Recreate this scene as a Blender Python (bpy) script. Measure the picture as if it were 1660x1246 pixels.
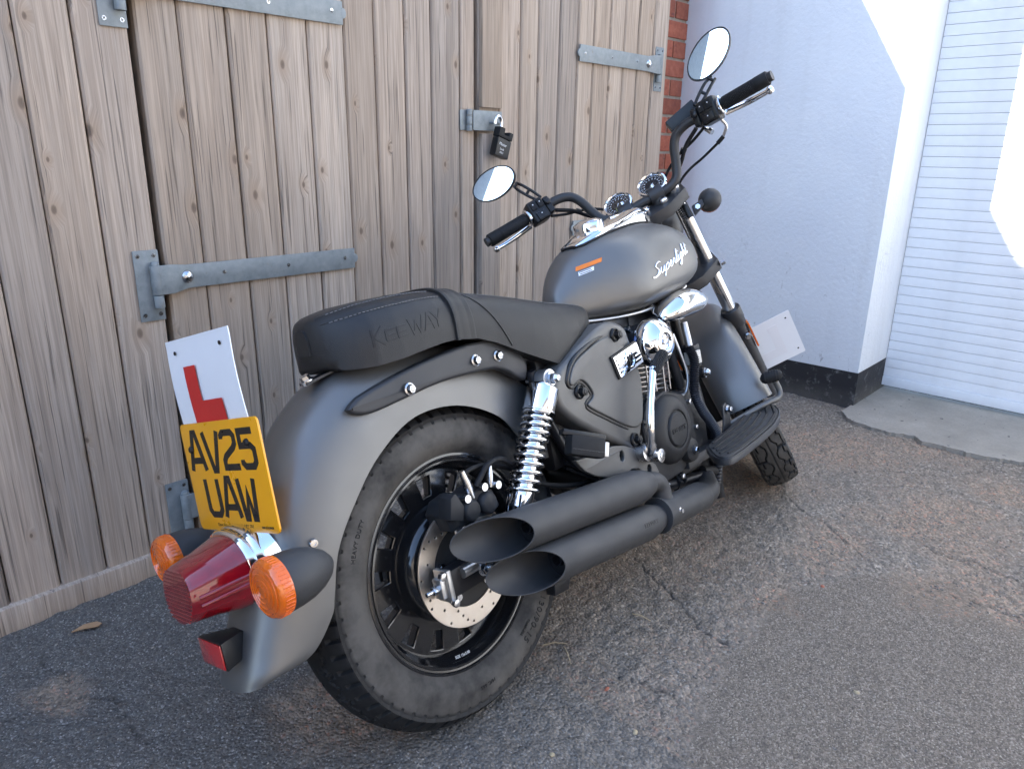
import bpy, bmesh, math, random
import numpy as np
from mathutils import Vector, Matrix

random.seed(7)
RNG = np.random.default_rng(7)
for o in list(bpy.data.objects):
    bpy.data.objects.remove(o)
SC = bpy.context.scene
COL = SC.collection
PI = math.pi
rad = math.radians

# ---------------------------------------------------------------- camera
CAM_H = 1.053
cam_d = bpy.data.cameras.new('camera')
cam_d.sensor_width = 36.0
cam_d.lens = 25.81
cam_d.clip_start = 0.02
cam_d.clip_end = 500.0
cam = bpy.data.objects.new('camera', cam_d)
COL.objects.link(cam)
_f = 1190.0
_dn = np.array([-60.0, 3707.0, _f]); _dn /= np.linalg.norm(_dn)
_vx = np.array([1170.0, -361.0, _f]); _vx /= np.linalg.norm(_vx)
_up = -_dn
_vx = _vx - _up * (_vx @ _up); _vx /= np.linalg.norm(_vx)
_vy = np.cross(_up, _vx)
_R = np.stack([_vx, _vy, _up])
_right, _down, _fwd = _R[:, 0], _R[:, 1], _R[:, 2]
cam.matrix_world = Matrix(((_right[0], -_down[0], -_fwd[0], 0.0),
                           (_right[1], -_down[1], -_fwd[1], 0.0),
                           (_right[2], -_down[2], -_fwd[2], CAM_H),
                           (0, 0, 0, 1)))
SC.camera = cam

# ---------------------------------------------------------------- sky, sun, exposure
SUN = Vector((-0.555, 0.453, 0.697)).normalized()      # towards the sun, over the garage from the left
world = bpy.data.worlds.new('World')
SC.world = world
world.use_nodes = True
wn = world.node_tree
wn.nodes.clear()
sky = wn.nodes.new('ShaderNodeTexSky')
sky.sky_type = 'NISHITA'
sky.sun_disc = False
sky.sun_elevation = math.asin(SUN.z)
sky.sun_rotation = math.atan2(SUN.x, SUN.y)
sky.air_density = 1.0
sky.dust_density = 0.7
sky.ozone_density = 1.2
bg = wn.nodes.new('ShaderNodeBackground')
bg.inputs['Strength'].default_value = 0.15
wo = wn.nodes.new('ShaderNodeOutputWorld')
wn.links.new(sky.outputs[0], bg.inputs[0])
wn.links.new(bg.outputs[0], wo.inputs[0])
sl = bpy.data.lights.new('sun', 'SUN')
sl.energy = 4.2
sl.angle = rad(0.53)
sl.color = (1.0, 0.94, 0.86)
sun = bpy.data.objects.new('sun', sl)
COL.objects.link(sun)
sun.rotation_euler = SUN.to_track_quat('Z', 'Y').to_euler()
SC.view_settings.view_transform = 'Standard'
SC.view_settings.look = 'None'
SC.view_settings.gamma = 1.0
SC.view_settings.use_curve_mapping = False
SC.view_settings.exposure = 2.45
SC.cycles.use_adaptive_sampling = True
SC.cycles.adaptive_threshold = 0.02
SC.cycles.caustics_reflective = False
SC.cycles.caustics_refractive = False
SC.cycles.max_bounces = 6
SC.cycles.diffuse_bounces = 3
SC.cycles.glossy_bounces = 3
SC.cycles.transmission_bounces = 4

# ---------------------------------------------------------------- mesh helpers
def A3(p):
    return np.array(p, float)

def ortho(d):
    d = A3(d); d = d / np.linalg.norm(d)
    h = A3((0, 0, 1)) if abs(d[2]) < 0.9 else A3((1, 0, 0))
    u = np.cross(h, d); u /= np.linalg.norm(u)
    return u, np.cross(d, u), d

def spline(pts, n=6):
    P = [A3(p) for p in pts]
    P = [2 * P[0] - P[1]] + P + [2 * P[-1] - P[-2]]
    out = []
    for i in range(1, len(P) - 2):
        for k in range(n):
            t = k / n
            out.append(0.5 * ((2 * P[i]) + (-P[i-1] + P[i+1]) * t + (2*P[i-1] - 5*P[i] + 4*P[i+1] - P[i+2]) * t*t
                              + (-P[i-1] + 3*P[i] - 3*P[i+1] + P[i+2]) * t**3))
    out.append(P[-2])
    return out

SPLIT = {'chain_adjuster', 'axle_nut', 'strut_bolt', 'caliper_bolt', 'disc_bolt', 'bleed_fitting', 'riser_bolt', 'axle_spacer', 'screw', 'hasp_knuckle', 'tube_clip', 'brake_hose', 'cable_bundle', 'switch_cable'}

class MB:
    def __init__(self):
        self.v = []; self.f = []
    def add(self, v, f):
        n = len(self.v)
        self.v.extend([tuple(map(float, p)) for p in v])
        self.f.extend([tuple(n + i for i in q) for q in f])
        return self
    def box(self, c, s, M=None):
        c = A3(c); hx, hy, hz = [q / 2 for q in s]
        V = [A3((x, y, z)) for x in (-hx, hx) for y in (-hy, hy) for z in (-hz, hz)]
        if M is not None:
            V = [M @ p for p in V]
        return self.add([c + p for p in V], [(0, 1, 3, 2), (4, 6, 7, 5), (0, 4, 5, 1), (2, 3, 7, 6), (0, 2, 6, 4), (1, 5, 7, 3)])
    def bx(self, x0, x1, y0, y1, z0, z1):
        return self.box(((x0+x1)/2, (y0+y1)/2, (z0+z1)/2), (x1-x0, y1-y0, z1-z0))
    def cyl(self, p0, p1, r0, r1=None, n=16, caps=True):
        r1 = r0 if r1 is None else r1
        p0, p1 = A3(p0), A3(p1)
        u, w, d = ortho(p1 - p0)
        V = []
        for p, r in ((p0, r0), (p1, r1)):
            for k in range(n):
                a = 2*PI*k/n
                V.append(p + (u*math.cos(a) + w*math.sin(a)) * r)
        F = [(k, (k+1) % n, n + (k+1) % n, n + k) for k in range(n)]
        if caps:
            F += [tuple(range(n-1, -1, -1)), tuple(range(n, 2*n))]
        return self.add(V, F)
    def hexnut(self, p0, p1, r):
        return self.cyl(p0, p1, r, n=6)
    def tube(self, path, r, n=10, caps=True, flat=None):
        P = [A3(p) for p in path]
        rr = list(r) if hasattr(r, '__len__') else [r] * len(P)
        V = []; u = None
        for i, p in enumerate(P):
            d = P[min(i+1, len(P)-1)] - P[max(i-1, 0)]
            d = d / (np.linalg.norm(d) + 1e-12)
            if u is None:
                u, w, _ = ortho(d)
            else:
                u = u - d * (u @ d); u /= np.linalg.norm(u); w = np.cross(d, u)
            for k in range(n):
                a = 2*PI*k/n
                V.append(p + (u*math.cos(a) + w*math.sin(a)) * rr[i])
        F = []
        for i in range(len(P)-1):
            for k in range(n):
                F.append((i*n+k, i*n+(k+1) % n, (i+1)*n+(k+1) % n, (i+1)*n+k))
        if caps:
            F += [tuple(range(n-1, -1, -1)), tuple(range((len(P)-1)*n, len(P)*n))]
        return self.add(V, F)
    def lathe(self, prof, c, axis, n=48, closed=False, caps=False):
        c = A3(c); u, w, d = ortho(axis)
        m = len(prof); V = []
        for k in range(n):
            a = 2*PI*k/n
            e = u*math.cos(a) + w*math.sin(a)
            for r, h in prof:
                V.append(c + e*r + d*h)
        F = []
        for k in range(n):
            k2 = (k+1) % n
            for j in range(m if closed else m-1):
                j2 = (j+1) % m
                F.append((k*m+j, k2*m+j, k2*m+j2, k*m+j2))
        if caps:
            F.append(tuple(k*m for k in range(n-1, -1, -1)))
            F.append(tuple(k*m + m-1 for k in range(n)))
        return self.add(V, F)
    def ball(self, c, r, n=20, m=12, sc=(1, 1, 1), M=None):
        c = A3(c); V = []; F = []
        for j in range(m+1):
            t = PI*j/m
            for k in range(n):
                a = 2*PI*k/n
                p = A3((math.sin(t)*math.cos(a)*sc[0], math.sin(t)*math.sin(a)*sc[1], math.cos(t)*sc[2])) * r
                if M is not None: p = M @ p
                V.append(c + p)
        for j in range(m):
            for k in range(n):
                F.append((j*n+k, (j+1)*n+k, (j+1)*n+(k+1) % n, j*n+(k+1) % n))
        return self.add(V, F)
    def prism(self, pts, fn, d0, d1):
        """outline pts (a,b) mapped by fn(a,b,depth) and extruded"""
        n = len(pts)
        V = [fn(a, b, d0) for a, b in pts] + [fn(a, b, d1) for a, b in pts]
        F = [tuple(range(n-1, -1, -1)), tuple(range(n, 2*n))]
        F += [(k, (k+1) % n, n+(k+1) % n, n+k) for k in range(n)]
        return self.add(V, F)
    def loft(self, rings, closed=True, caps=True):
        m = len(rings[0]); V = [p for r in rings for p in r]; F = []
        for i in range(len(rings)-1):
            for j in range(m if closed else m-1):
                j2 = (j+1) % m
                F.append((i*m+j, i*m+j2, (i+1)*m+j2, (i+1)*m+j))
        if caps:
            F += [tuple(range(m-1, -1, -1)), tuple(range((len(rings)-1)*m, len(rings)*m))]
        return self.add(V, F)
    def xf(self, fn):
        self.v = [tuple(fn(A3(p))) for p in self.v]
        return self
    def split(self, margin=.0012):
        """one MB for each separate piece: face islands, joined where their boxes touch"""
        par = list(range(len(self.v)))
        def find(a):
            while par[a] != a:
                par[a] = par[par[a]]; a = par[a]
            return a
        for q in self.f:
            r = find(q[0])
            for i in q[1:]: par[find(i)] = r
        isl = {}
        for i in range(len(self.v)): isl.setdefault(find(i), []).append(i)
        V = np.array(self.v)
        groups = [(set([k]), V[ix].min(0)-margin, V[ix].max(0)+margin) for k, ix in isl.items()]
        changed = True
        while changed:
            changed = False
            for i in range(len(groups)):
                for j in range(i+1, len(groups)):
                    if np.all(groups[i][1] <= groups[j][2]) and np.all(groups[j][1] <= groups[i][2]):
                        groups[i] = (groups[i][0] | groups[j][0], np.minimum(groups[i][1], groups[j][1]), np.maximum(groups[i][2], groups[j][2]))
                        del groups[j]; changed = True; break
                if changed: break
        out = []
        for ks, _, _ in groups:
            m = MB(); idx = {}
            for q in self.f:
                if find(q[0]) in ks:
                    for i in q:
                        if i not in idx: idx[i] = len(m.v); m.v.append(self.v[i])
                    m.f.append(tuple(idx[i] for i in q))
            out.append(m)
        return out
    def build(self, name, mat, parent=None, smooth=35, bevel=0, seg=2, solid=0):
        if name in SPLIT:
            ms = self.split()
            if len(ms) > 1:
                return [m.build(name, mat, parent, smooth, bevel, seg, solid) for m in ms][0]
        me = bpy.data.meshes.new(name)
        me.from_pydata(self.v, [], self.f)
        return finish(me, name, mat, parent, smooth, bevel, seg, solid)

def finish(me, name, mat, parent=None, smooth=35, bevel=0, seg=2, solid=0, recalc=True):
    bm = bmesh.new(); bm.from_mesh(me)
    if recalc:
        bmesh.ops.recalc_face_normals(bm, faces=bm.faces)
    if solid:
        bmesh.ops.solidify(bm, geom=bm.faces[:], thickness=solid)
        bmesh.ops.recalc_face_normals(bm, faces=bm.faces)
    if bevel:
        ed = [e for e in bm.edges if len(e.link_faces) == 2 and e.calc_face_angle(0) > rad(28)]
        bmesh.ops.bevel(bm, geom=ed, offset=bevel, segments=seg, profile=0.6, affect='EDGES', clamp_overlap=True)
    bm.to_mesh(me); bm.free()
    if smooth:
        me.polygons.foreach_set('use_smooth', [True] * len(me.polygons))
        me.set_sharp_from_angle(angle=rad(smooth))
    if mat is not None:
        me.materials.append(mat)
    o = bpy.data.objects.new(name, me)
    COL.objects.link(o)
    if parent is not None:
        o.parent = parent
    return o

def thing(name, label, cat, group=None, loc=(0, 0, 0)):
    o = bpy.data.objects.new(name, None)
    COL.objects.link(o)
    o.location = loc
    o.empty_display_size = 0.1
    tag(o, label, cat, group)
    return o

def tag(o, label, cat, group=None):
    o['label'] = label; o['category'] = cat
    if group: o['group'] = group
    return o

def plate2d(outline, holes, fn, d0, d1, bevel=0.0):
    """flat plate with true holes: filled 2D curve -> mesh -> mapped by fn(a,b,depth)"""
    cu = bpy.data.curves.new('tmp', 'CURVE'); cu.dimensions = '2D'; cu.fill_mode = 'BOTH'
    for loop in [outline] + holes:
        s = cu.splines.new('POLY'); s.points.add(len(loop)-1); s.use_cyclic_u = True
        for q, (a, b) in zip(s.points, loop): q.co = (a, b, 0, 1)
    cu.extrude = abs(d1-d0)/2 - bevel
    cu.bevel_depth = bevel; cu.bevel_resolution = 1
    return curve_to_mb(cu, fn, (d0+d1)/2)

def curve_to_mb(cu, fn, mid=0.0):
    ob = bpy.data.objects.new('tmp', cu); COL.objects.link(ob)
    dg = bpy.context.evaluated_depsgraph_get()
    me = bpy.data.meshes.new_from_object(ob.evaluated_get(dg))
    mb = MB()
    mb.add([fn(v.co.x, v.co.y, mid + v.co.z) for v in me.vertices], [tuple(p.vertices) for p in me.polygons])
    bpy.data.objects.remove(ob); bpy.data.meshes.remove(me); bpy.data.curves.remove(cu)
    return mb

def text_mb(s, size, fn, ext=0.0004, shear=0.0, offset=0.0, width=1.0, spacing=1.0, align='LEFT'):
    cu = bpy.data.curves.new('tmp', 'FONT'); cu.body = s; cu.size = size; cu.extrude = ext
    cu.shear = shear; cu.offset = offset; cu.space_character = spacing; cu.align_x = align
    return curve_to_mb(cu, lambda a, b, d: fn(a*width, b, d))

def stroke(mb, pts, w, fn, d0, d1, closed=False):
    """thick 2D polyline with mitred joints, extruded"""
    P = [np.array(p, float) for p in pts]; n = len(P)
    L, Rr = [], []
    for i in range(n):
        a = P[i-1] if (i > 0 or closed) else None
        b = P[(i+1) % n] if (i < n-1 or closed) else None
        d1_ = (P[i]-a)/np.linalg.norm(P[i]-a) if a is not None else None
        d2_ = (b-P[i])/np.linalg.norm(b-P[i]) if b is not None else None
        if d1_ is None: d1_ = d2_
        if d2_ is None: d2_ = d1_
        n1 = np.array((-d1_[1], d1_[0])); n2 = np.array((-d2_[1], d2_[0]))
        m = n1+n2; m /= np.linalg.norm(m); k = min(1/max(m @ n1, .35), 2.6)
        L.append(P[i]+m*w/2*k); Rr.append(P[i]-m*w/2*k)
    for i in range(n if closed else n-1):
        j = (i+1) % n
        mb.prism([tuple(L[i]), tuple(L[j]), tuple(Rr[j]), tuple(Rr[i])], fn, d0, d1)
    return mb

# value noise for geometry (fixed lattice)
_LAT = RNG.random((256, 256))
def vnoise(x, y):
    x = np.asarray(x, float); y = np.asarray(y, float)
    xi = np.floor(x).astype(int); yi = np.floor(y).astype(int)
    fx = x-xi; fy = y-yi
    fx = fx*fx*(3-2*fx); fy = fy*fy*(3-2*fy)
    g = lambda a, b: _LAT[a & 255, b & 255]
    return (g(xi, yi)*(1-fx)+g(xi+1, yi)*fx)*(1-fy) + (g(xi, yi+1)*(1-fx)+g(xi+1, yi+1)*fx)*fy
def fbm(x, y, s, o=4):
    v = 0; a = .5
    for k in range(o):
        v = v + a*vnoise(x*s+17.3*k, y*s+9.1*k); s *= 2.03; a *= .5
    return v

# ---------------------------------------------------------------- materials
class NT:
    def __init__(self, name):
        self.m = bpy.data.materials.new(name); self.m.use_nodes = True
        self.t = self.m.node_tree; self.N = self.t.nodes
        self.b = self.N['Principled BSDF']
    def n(self, kind, **kw):
        nd = self.N.new(kind)
        for k, v in kw.items():
            if k in nd.inputs.keys() if hasattr(nd.inputs, 'keys') else False:
                nd.inputs[k].default_value = v
            else:
                setattr(nd, k, v)
        return nd
    def l(self, a, b):
        self.t.links.new(a, b)
    def set(self, **kw):
        for k, v in kw.items():
            self.b.inputs[k.replace('_', ' ')].default_value = v
    def noise(self, vec, scale, detail=4, rough=.55, dist=0.0, d='3D'):
        nd = self.N.new('ShaderNodeTexNoise'); nd.noise_dimensions = d
        nd.inputs['Scale'].default_value = scale; nd.inputs['Detail'].default_value = detail
        nd.inputs['Roughness'].default_value = rough; nd.inputs['Distortion'].default_value = dist
        if vec is not None: self.l(vec, nd.inputs['Vector'])
        return nd.outputs['Fac']
    def vor(self, vec, scale, feature='F1', rnd=1.0):
        nd = self.N.new('ShaderNodeTexVoronoi'); nd.feature = feature
        nd.inputs['Scale'].default_value = scale; nd.inputs['Randomness'].default_value = rnd
        if vec is not None: self.l(vec, nd.inputs['Vector'])
        return nd
    def ramp(self, fac, stops, interp='LINEAR'):
        nd = self.N.new('ShaderNodeValToRGB'); cr = nd.color_ramp; cr.interpolation = interp
        while len(cr.elements) < len(stops): cr.elements.new(0.5)
        for e, (p, c) in zip(cr.elements, stops):
            e.position = p; e.color = (c, c, c, 1) if not hasattr(c, '__len__') else (*c, 1)
        self.l(fac, nd.inputs[0]); return nd.outputs[0]
    def mix(self, fac, a, b, mode='MIX'):
        nd = self.N.new('ShaderNodeMix'); nd.data_type = 'RGBA'; nd.blend_type = mode
        for s, v in ((nd.inputs[0], fac), (nd.inputs[6], a), (nd.inputs[7], b)):
            if hasattr(v, 'links') or isinstance(v, bpy.types.NodeSocket): self.l(v, s)
            else: s.default_value = v if not (hasattr(v, '__len__') and len(v) == 3) else (*v, 1)
        return nd.outputs[2]
    def math(self, op, a, b=0.0, c=None):
        nd = self.N.new('ShaderNodeMath'); nd.operation = op
        for s, v in zip(nd.inputs, (a, b, c)):
            if v is None: continue
            if isinstance(v, bpy.types.NodeSocket): self.l(v, s)
            else: s.default_value = v
        return nd.outputs[0]
    def coord(self, out='Object'):
        return self.N.new('ShaderNodeTexCoord').outputs[out]
    def map(self, vec, scale=(1, 1, 1), loc=(0, 0, 0)):
        nd = self.N.new('ShaderNodeMapping'); nd.inputs['Scale'].default_value = scale; nd.inputs['Location'].default_value = loc
        self.l(vec, nd.inputs['Vector']); return nd.outputs[0]
    def bump(self, h, strength=.3, dist=.002):
        nd = self.N.new('ShaderNodeBump'); nd.inputs['Strength'].default_value = strength; nd.inputs['Distance'].default_value = dist
        self.l(h, nd.inputs['Height']); self.l(nd.outputs[0], self.b.inputs['Normal']); return nd
    def color(self, s): self.l(s, self.b.inputs['Base Color'])
    def rough(self, s): self.l(s, self.b.inputs['Roughness'])

def simple(name, col, rough=.5, metal=0.0, grime=0.25, gscale=9.0, bump=0.0, bscale=300.0, spec=None, **kw):
    """plain colour with uneven wear: colour and gloss vary over the thing"""
    t = NT(name); c = t.coord()
    f = t.noise(c, gscale, 5, .65)
    lo = tuple(q*(1-grime) for q in col); hi = tuple(min(1, q*(1+grime*.55)) for q in col)
    t.color(t.ramp(f, [(.3, lo), (.72, hi)]))
    f2 = t.noise(c, gscale*2.3, 4, .6)
    t.rough(t.ramp(f2, [(.3, max(.02, rough*.86)), (.7, min(1, rough*1.18))]))
    t.set(Metallic=metal, **kw)
    if spec is not None: t.b.inputs['Specular IOR Level'].default_value = spec
    if bump: t.bump(t.noise(c, bscale, 3, .6), bump, .0012)
    return t.m

M = {}
M['paint'] = simple('matte_grey_paint', (.160, .157, .151), .41, .62, .04, 4.0, .05, 900)
M['cover'] = simple('satin_dark_plastic', (.118, .116, .112), .46, .5, .05, 5.0, .06, 800)
M['strut'] = simple('satin_black_steel', (.036, .036, .038), .42, .15, .08, 6.0, .05, 800, spec=.4)
M['pipe'] = simple('matte_black_exhaust', (.046, .046, .047), .52, .10, .10, 8.0, .10, 700, spec=.35)
M['plastic'] = simple('black_plastic', (.011, .011, .012), .36, 0, .2, 12, spec=.35)
M['rubber'] = simple('black_rubber', (.014, .014, .015), .62, 0, .2, 20, spec=.25)
M['blackgloss'] = simple('gloss_black_alloy', (.010, .010, .011), .17, 0, .15, 6, Coat_Weight=.5, Coat_Roughness=.08)
M['engine'] = simple('matte_black_engine', (.022, .022, .023), .50, .0, .12, 14, .12, 500, spec=.28)
M['darkmetal'] = simple('dark_frame_steel', (.012, .012, .014), .35, .0, .2, 12, spec=.35)
M['chrome'] = simple('chrome', (.82, .82, .83), .05, 1.0, .05, 6)
M['steel'] = simple('zinc_bolt_steel', (.55, .56, .58), .24, 1.0, .15, 60)
M['brushed'] = simple('dull_aluminium', (.50, .50, .50), .36, .95, .12, 40)
M['fin'] = simple('machined_fin_edge', (.42, .42, .43), .3, .9, .15, 60)
M['yellow'] = simple('yellow_reflective_plate', (.84, .36, .001), .30, 0, .05, 12, Coat_Weight=.35)
M['plateblack'] = simple('plate_black', (.012, .011, .010), .3, 0, .1, 40)
M['white'] = simple('white_plastic', (.80, .81, .83), .32, 0, .03, 9)
M['redsticker'] = simple('red_vinyl', (.58, .018, .016), .32, 0, .06, 20)
M['orange'] = simple('orange_sticker', (.78, .20, .015), .4, 0, .1, 60)
M['glassmirror'] = simple('mirror_glass', (.93, .94, .95), .015, 1.0, .01, 4)
M['dial'] = simple('black_dial', (.010, .011, .014), .25, 0, .1, 30, Coat_Weight=1.0)
M['silverink'] = simple('white_ink', (.65, .66, .68), .4, 0, .05, 50)
M['loom'] = simple('corrugated_loom', (.016, .017, .022), .45, 0, .2, 40, spec=.35)
M['cream'] = simple('grey_cream_connector', (.55, .53, .48), .5, 0, .15, 40)

def lens_mat(name, col, ribs, tw=.45):
    t = NT(name)
    t.set(Roughness=.08, Coat_Weight=1.0, Coat_Roughness=.02, IOR=1.49)
    t.b.inputs['Transmission Weight'].default_value = tw
    c = t.coord()
    f = t.noise(c, 60, 3, .5)
    t.color(t.ramp(f, [(.3, tuple(q*.8 for q in col)), (.7, col)]))
    if ribs: t.bump(t.noise(c, ribs, 1, .3), .5, .002)
    return t.m
M['red'] = lens_mat('red_lens', (.36, .006, .016), 0, .35)
M['amber'] = lens_mat('amber_lens', (.92, .165, .003), 170, .12)

def leather():
    t = NT('black_grained_vinyl'); c = t.coord()
    v = t.vor(c, 420, 'DISTANCE_TO_EDGE')
    h = t.ramp(v.outputs['Distance'], [(0, 0.0), (.28, 1.0)])
    t.bump(h, .28, .0006)
    f = t.noise(c, 14, 4, .6)
    t.color(t.ramp(f, [(.3, (.013, .013, .014)), (.7, (.021, .021, .021))]))
    t.rough(t.ramp(f, [(.3, .40), (.7, .50)]))
    t.b.inputs['Specular IOR Level'].default_value = .38
    return t.m
M['leather'] = leather()

def tyre_mat():
    t = NT('tyre_rubber'); c = t.coord()
    at = t.N.new('ShaderNodeAttribute'); at.attribute_name = 'wall'
    f = t.noise(c, 9, 5, .65)
    dust = t.math('MULTIPLY', t.ramp(f, [(.34, .05), (.62, 1.0)]), at.outputs['Fac'])
    f2 = t.noise(c, 90, 3, .6)
    base = t.ramp(f2, [(.3, (.010, .010, .011)), (.7, (.017, .017, .017))])
    t.color(t.mix(dust, base, (.100, .092, .082)))
    t.rough(t.ramp(f, [(.3, .50), (.7, .75)]))
    t.b.inputs['Specular IOR Level'].default_value = .22
    t.bump(f2, .12, .0008)
    return t.m
M['tyre'] = tyre_mat()

def disc_mat():
    t = NT('brake_disc_steel'); c = t.coord('Generated')
    o = t.coord()
    f = t.noise(o, 25, 4, .6)
    t.color(t.ramp(f, [(.3, (.60, .53, .46)), (.7, (.70, .64, .57))]))
    t.set(Metallic=1.0); t.rough(t.ramp(f, [(.3, .32), (.7, .42)]))
    w = t.N.new('ShaderNodeTexWave'); w.wave_type = 'RINGS'; w.rings_direction = 'Y'
    w.inputs['Scale'].default_value = 320; w.inputs['Distortion'].default_value = .6
    t.l(t.map(o, (1, 1, 1), (0, 0, -.3075)), w.inputs['Vector'])
    t.bump(w.outputs['Fac'], .10, .0004)
    return t.m
M['disc'] = disc_mat()

def wood():
    t = NT('weathered_softwood'); c = t.coord()
    oi = t.N.new('ShaderNodeObjectInfo')
    rnd = oi.outputs['Random']
    cx = t.N.new('ShaderNodeCombineXYZ')
    t.l(t.math('MULTIPLY', rnd, 37.0), cx.inputs[0]); t.l(t.math('MULTIPLY', rnd, 91.0), cx.inputs[2])
    va = t.N.new('ShaderNodeVectorMath'); va.operation = 'ADD'
    t.l(c, va.inputs[0]); t.l(cx.outputs[0], va.inputs[1]); p = va.outputs[0]
    # knots: cells with a dark eye, grain bends round them
    sx = t.N.new('ShaderNodeSeparateXYZ'); t.l(p, sx.inputs[0])
    k2 = t.N.new('ShaderNodeCombineXYZ'); t.l(t.math('MULTIPLY', sx.outputs[0], 8.6), k2.inputs[0]); t.l(t.math('MULTIPLY', sx.outputs[2], 4.6), k2.inputs[1])
    kv = t.vor(k2.outputs[0], 1.0); kv.voronoi_dimensions = '2D'
    kd = kv.outputs['Distance']
    sep = t.N.new('ShaderNodeSeparateColor'); t.l(kv.outputs['Color'], sep.inputs[0])
    pick = t.math('GREATER_THAN', sep.outputs[0], .38)
    ksz = t.math('MULTIPLY_ADD', sep.outputs[1], .050, .030)
    kn = t.math('DIVIDE', kd, ksz)
    eye = t.math('MULTIPLY', t.ramp(kn, [(.0, 1.0), (.55, .85), (1.0, 0.0)]), pick)
    ringn = t.math('DIVIDE', kd, t.math('MULTIPLY', ksz, 3.4))
    halo = t.math('MULTIPLY', t.ramp(ringn, [(.1, 1.0), (1.0, 0.0)]), pick)
    off = t.N.new('ShaderNodeCombineXYZ'); t.l(t.math('MULTIPLY', halo, .016), off.inputs[0])
    vb = t.N.new('ShaderNodeVectorMath'); vb.operation = 'ADD'; t.l(p, vb.inputs[0]); t.l(off.outputs[0], vb.inputs[1])
    g1 = t.noise(t.map(vb.outputs[0], (150, 60, 2.6)), 1.0, 3, .62, .6)
    g4 = t.noise(t.map(vb.outputs[0], (430, 60, 7.0)), 1.0, 2, .6)
    g2 = t.noise(t.map(vb.outputs[0], (42, 20, 1.1)), 1.0, 3, .5, 1.2)
    g3 = t.noise(t.map(vb.outputs[0], (9, 3, 1.3)), 1.0, 3, .5)
    crack = t.ramp(t.noise(t.map(vb.outputs[0], (210, 60, 3.5)), 1.0, 2, .5), [(.62, 0.0), (.70, 1.0)])
    base = t.ramp(g3, [(.25, (.420, .338, .272)), (.5, (.512, .422, .346)), (.78, (.590, .496, .412))])
    base = t.mix(t.ramp(g2, [(.35, .0), (.7, .55)]), base, (.375, .334, .295))
    base = t.mix(t.ramp(g1, [(.40, .0), (.72, .78)]), base, (.275, .220, .176))
    base = t.mix(t.ramp(g4, [(.45, .0), (.70, .55)]), base, (.25, .205, .168))
    base = t.mix(t.math('MULTIPLY', crack, .7), base, (.11, .088, .072))
    tint = t.ramp(rnd, [(0, (.74, .735, .735)), (.3, (1.04, 1.0, .96)), (.65, (.84, .79, .73)), (1, (1.10, 1.08, 1.05))])
    base = t.mix(1.0, base, tint, 'MULTIPLY')
    base = t.mix(t.math('MULTIPLY', halo, .55), base, (.34, .235, .155))
    base = t.mix(t.math('MULTIPLY', eye, .75), base, (.09, .060, .043))
    # rust-brown weep marks under fixings and in streaks
    st = t.ramp(t.noise(t.map(p, (55, 10, 1.4)), 1.0, 3, .6), [(.68, 0.0), (.80, .55)])
    base = t.mix(st, base, (.30, .165, .085))
    t.color(base)
    t.rough(t.ramp(g2, [(.3, .68), (.7, .85)]))
    hgt = t.math('SUBTRACT', t.math('ADD', t.math('MULTIPLY', g1, .6), t.math('MULTIPLY', g4, .5)), t.math('MULTIPLY', crack, 1.2))
    t.bump(hgt, .5, .0018)
    return t.m
M['wood'] = wood()

def galv():
    t = NT('galvanised_steel'); c = t.coord()
    f = t.noise(c, 34, 5, .7); v = t.vor(c, 60)
    col = t.ramp(f, [(.28, (.165, .188, .198)), (.5, (.242, .268, .276)), (.75, (.31, .332, .336))])
    col = t.mix(t.math('MULTIPLY', v.outputs['Distance'], .35), col, (.16, .185, .20))
    rust = t.ramp(t.noise(c, 21, 5, .7), [(.66, 0.0), (.76, .6)])
    t.color(t.mix(rust, col, (.20, .15, .115)))
    t.set(Metallic=.25); t.rough(t.ramp(f, [(.3, .45), (.7, .65)]))
    t.bump(f, .2, .0012)
    return t.m
M['galv'] = galv()

def wall_white():
    t = NT('white_painted_render'); c = t.coord()
    f = t.noise(c, 3.0, 6, .6); f2 = t.noise(c, 60, 4, .6)
    col = t.ramp(f, [(.3, (.72, .765, .81)), (.7, (.775, .815, .85))])  # some of the sky's blue light is put into the white paint
    # scuffs, denser low down
    sp = t.N.new('ShaderNodeSeparateXYZ'); t.l(c, sp.inputs[0])
    low = t.ramp(sp.outputs[2], [(.15, 1.0), (.80, .18), (1.0, .05)])
    sc = t.ramp(t.noise(t.map(c, (6, 34, 13)), 1.0, 4, .65, 1.5), [(.635, 0.0), (.70, .6)])
    sc2 = t.ramp(t.noise(t.map(c, (6, 90, 26), (3, 1, 7)), 1.0, 3, .6, 2.2), [(.70, 0.0), (.75, .8)])
    m = t.math('MULTIPLY', t.math('MAXIMUM', sc, sc2), low)
    col = t.mix(m, col, (.20, .20, .21))
    run = t.ramp(t.noise(t.map(c, (9, 9, .7)), 1.0, 4, .6), [(.52, 0.0), (.75, .22)])
    col = t.mix(run, col, (.52, .53, .53))
    t.color(col); t.set(Roughness=.7)
    t.bump(t.math('ADD', t.math('MULTIPLY', f2, .8), f), .45, .006)
    return t.m
M['wallwhite'] = wall_white()

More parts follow.
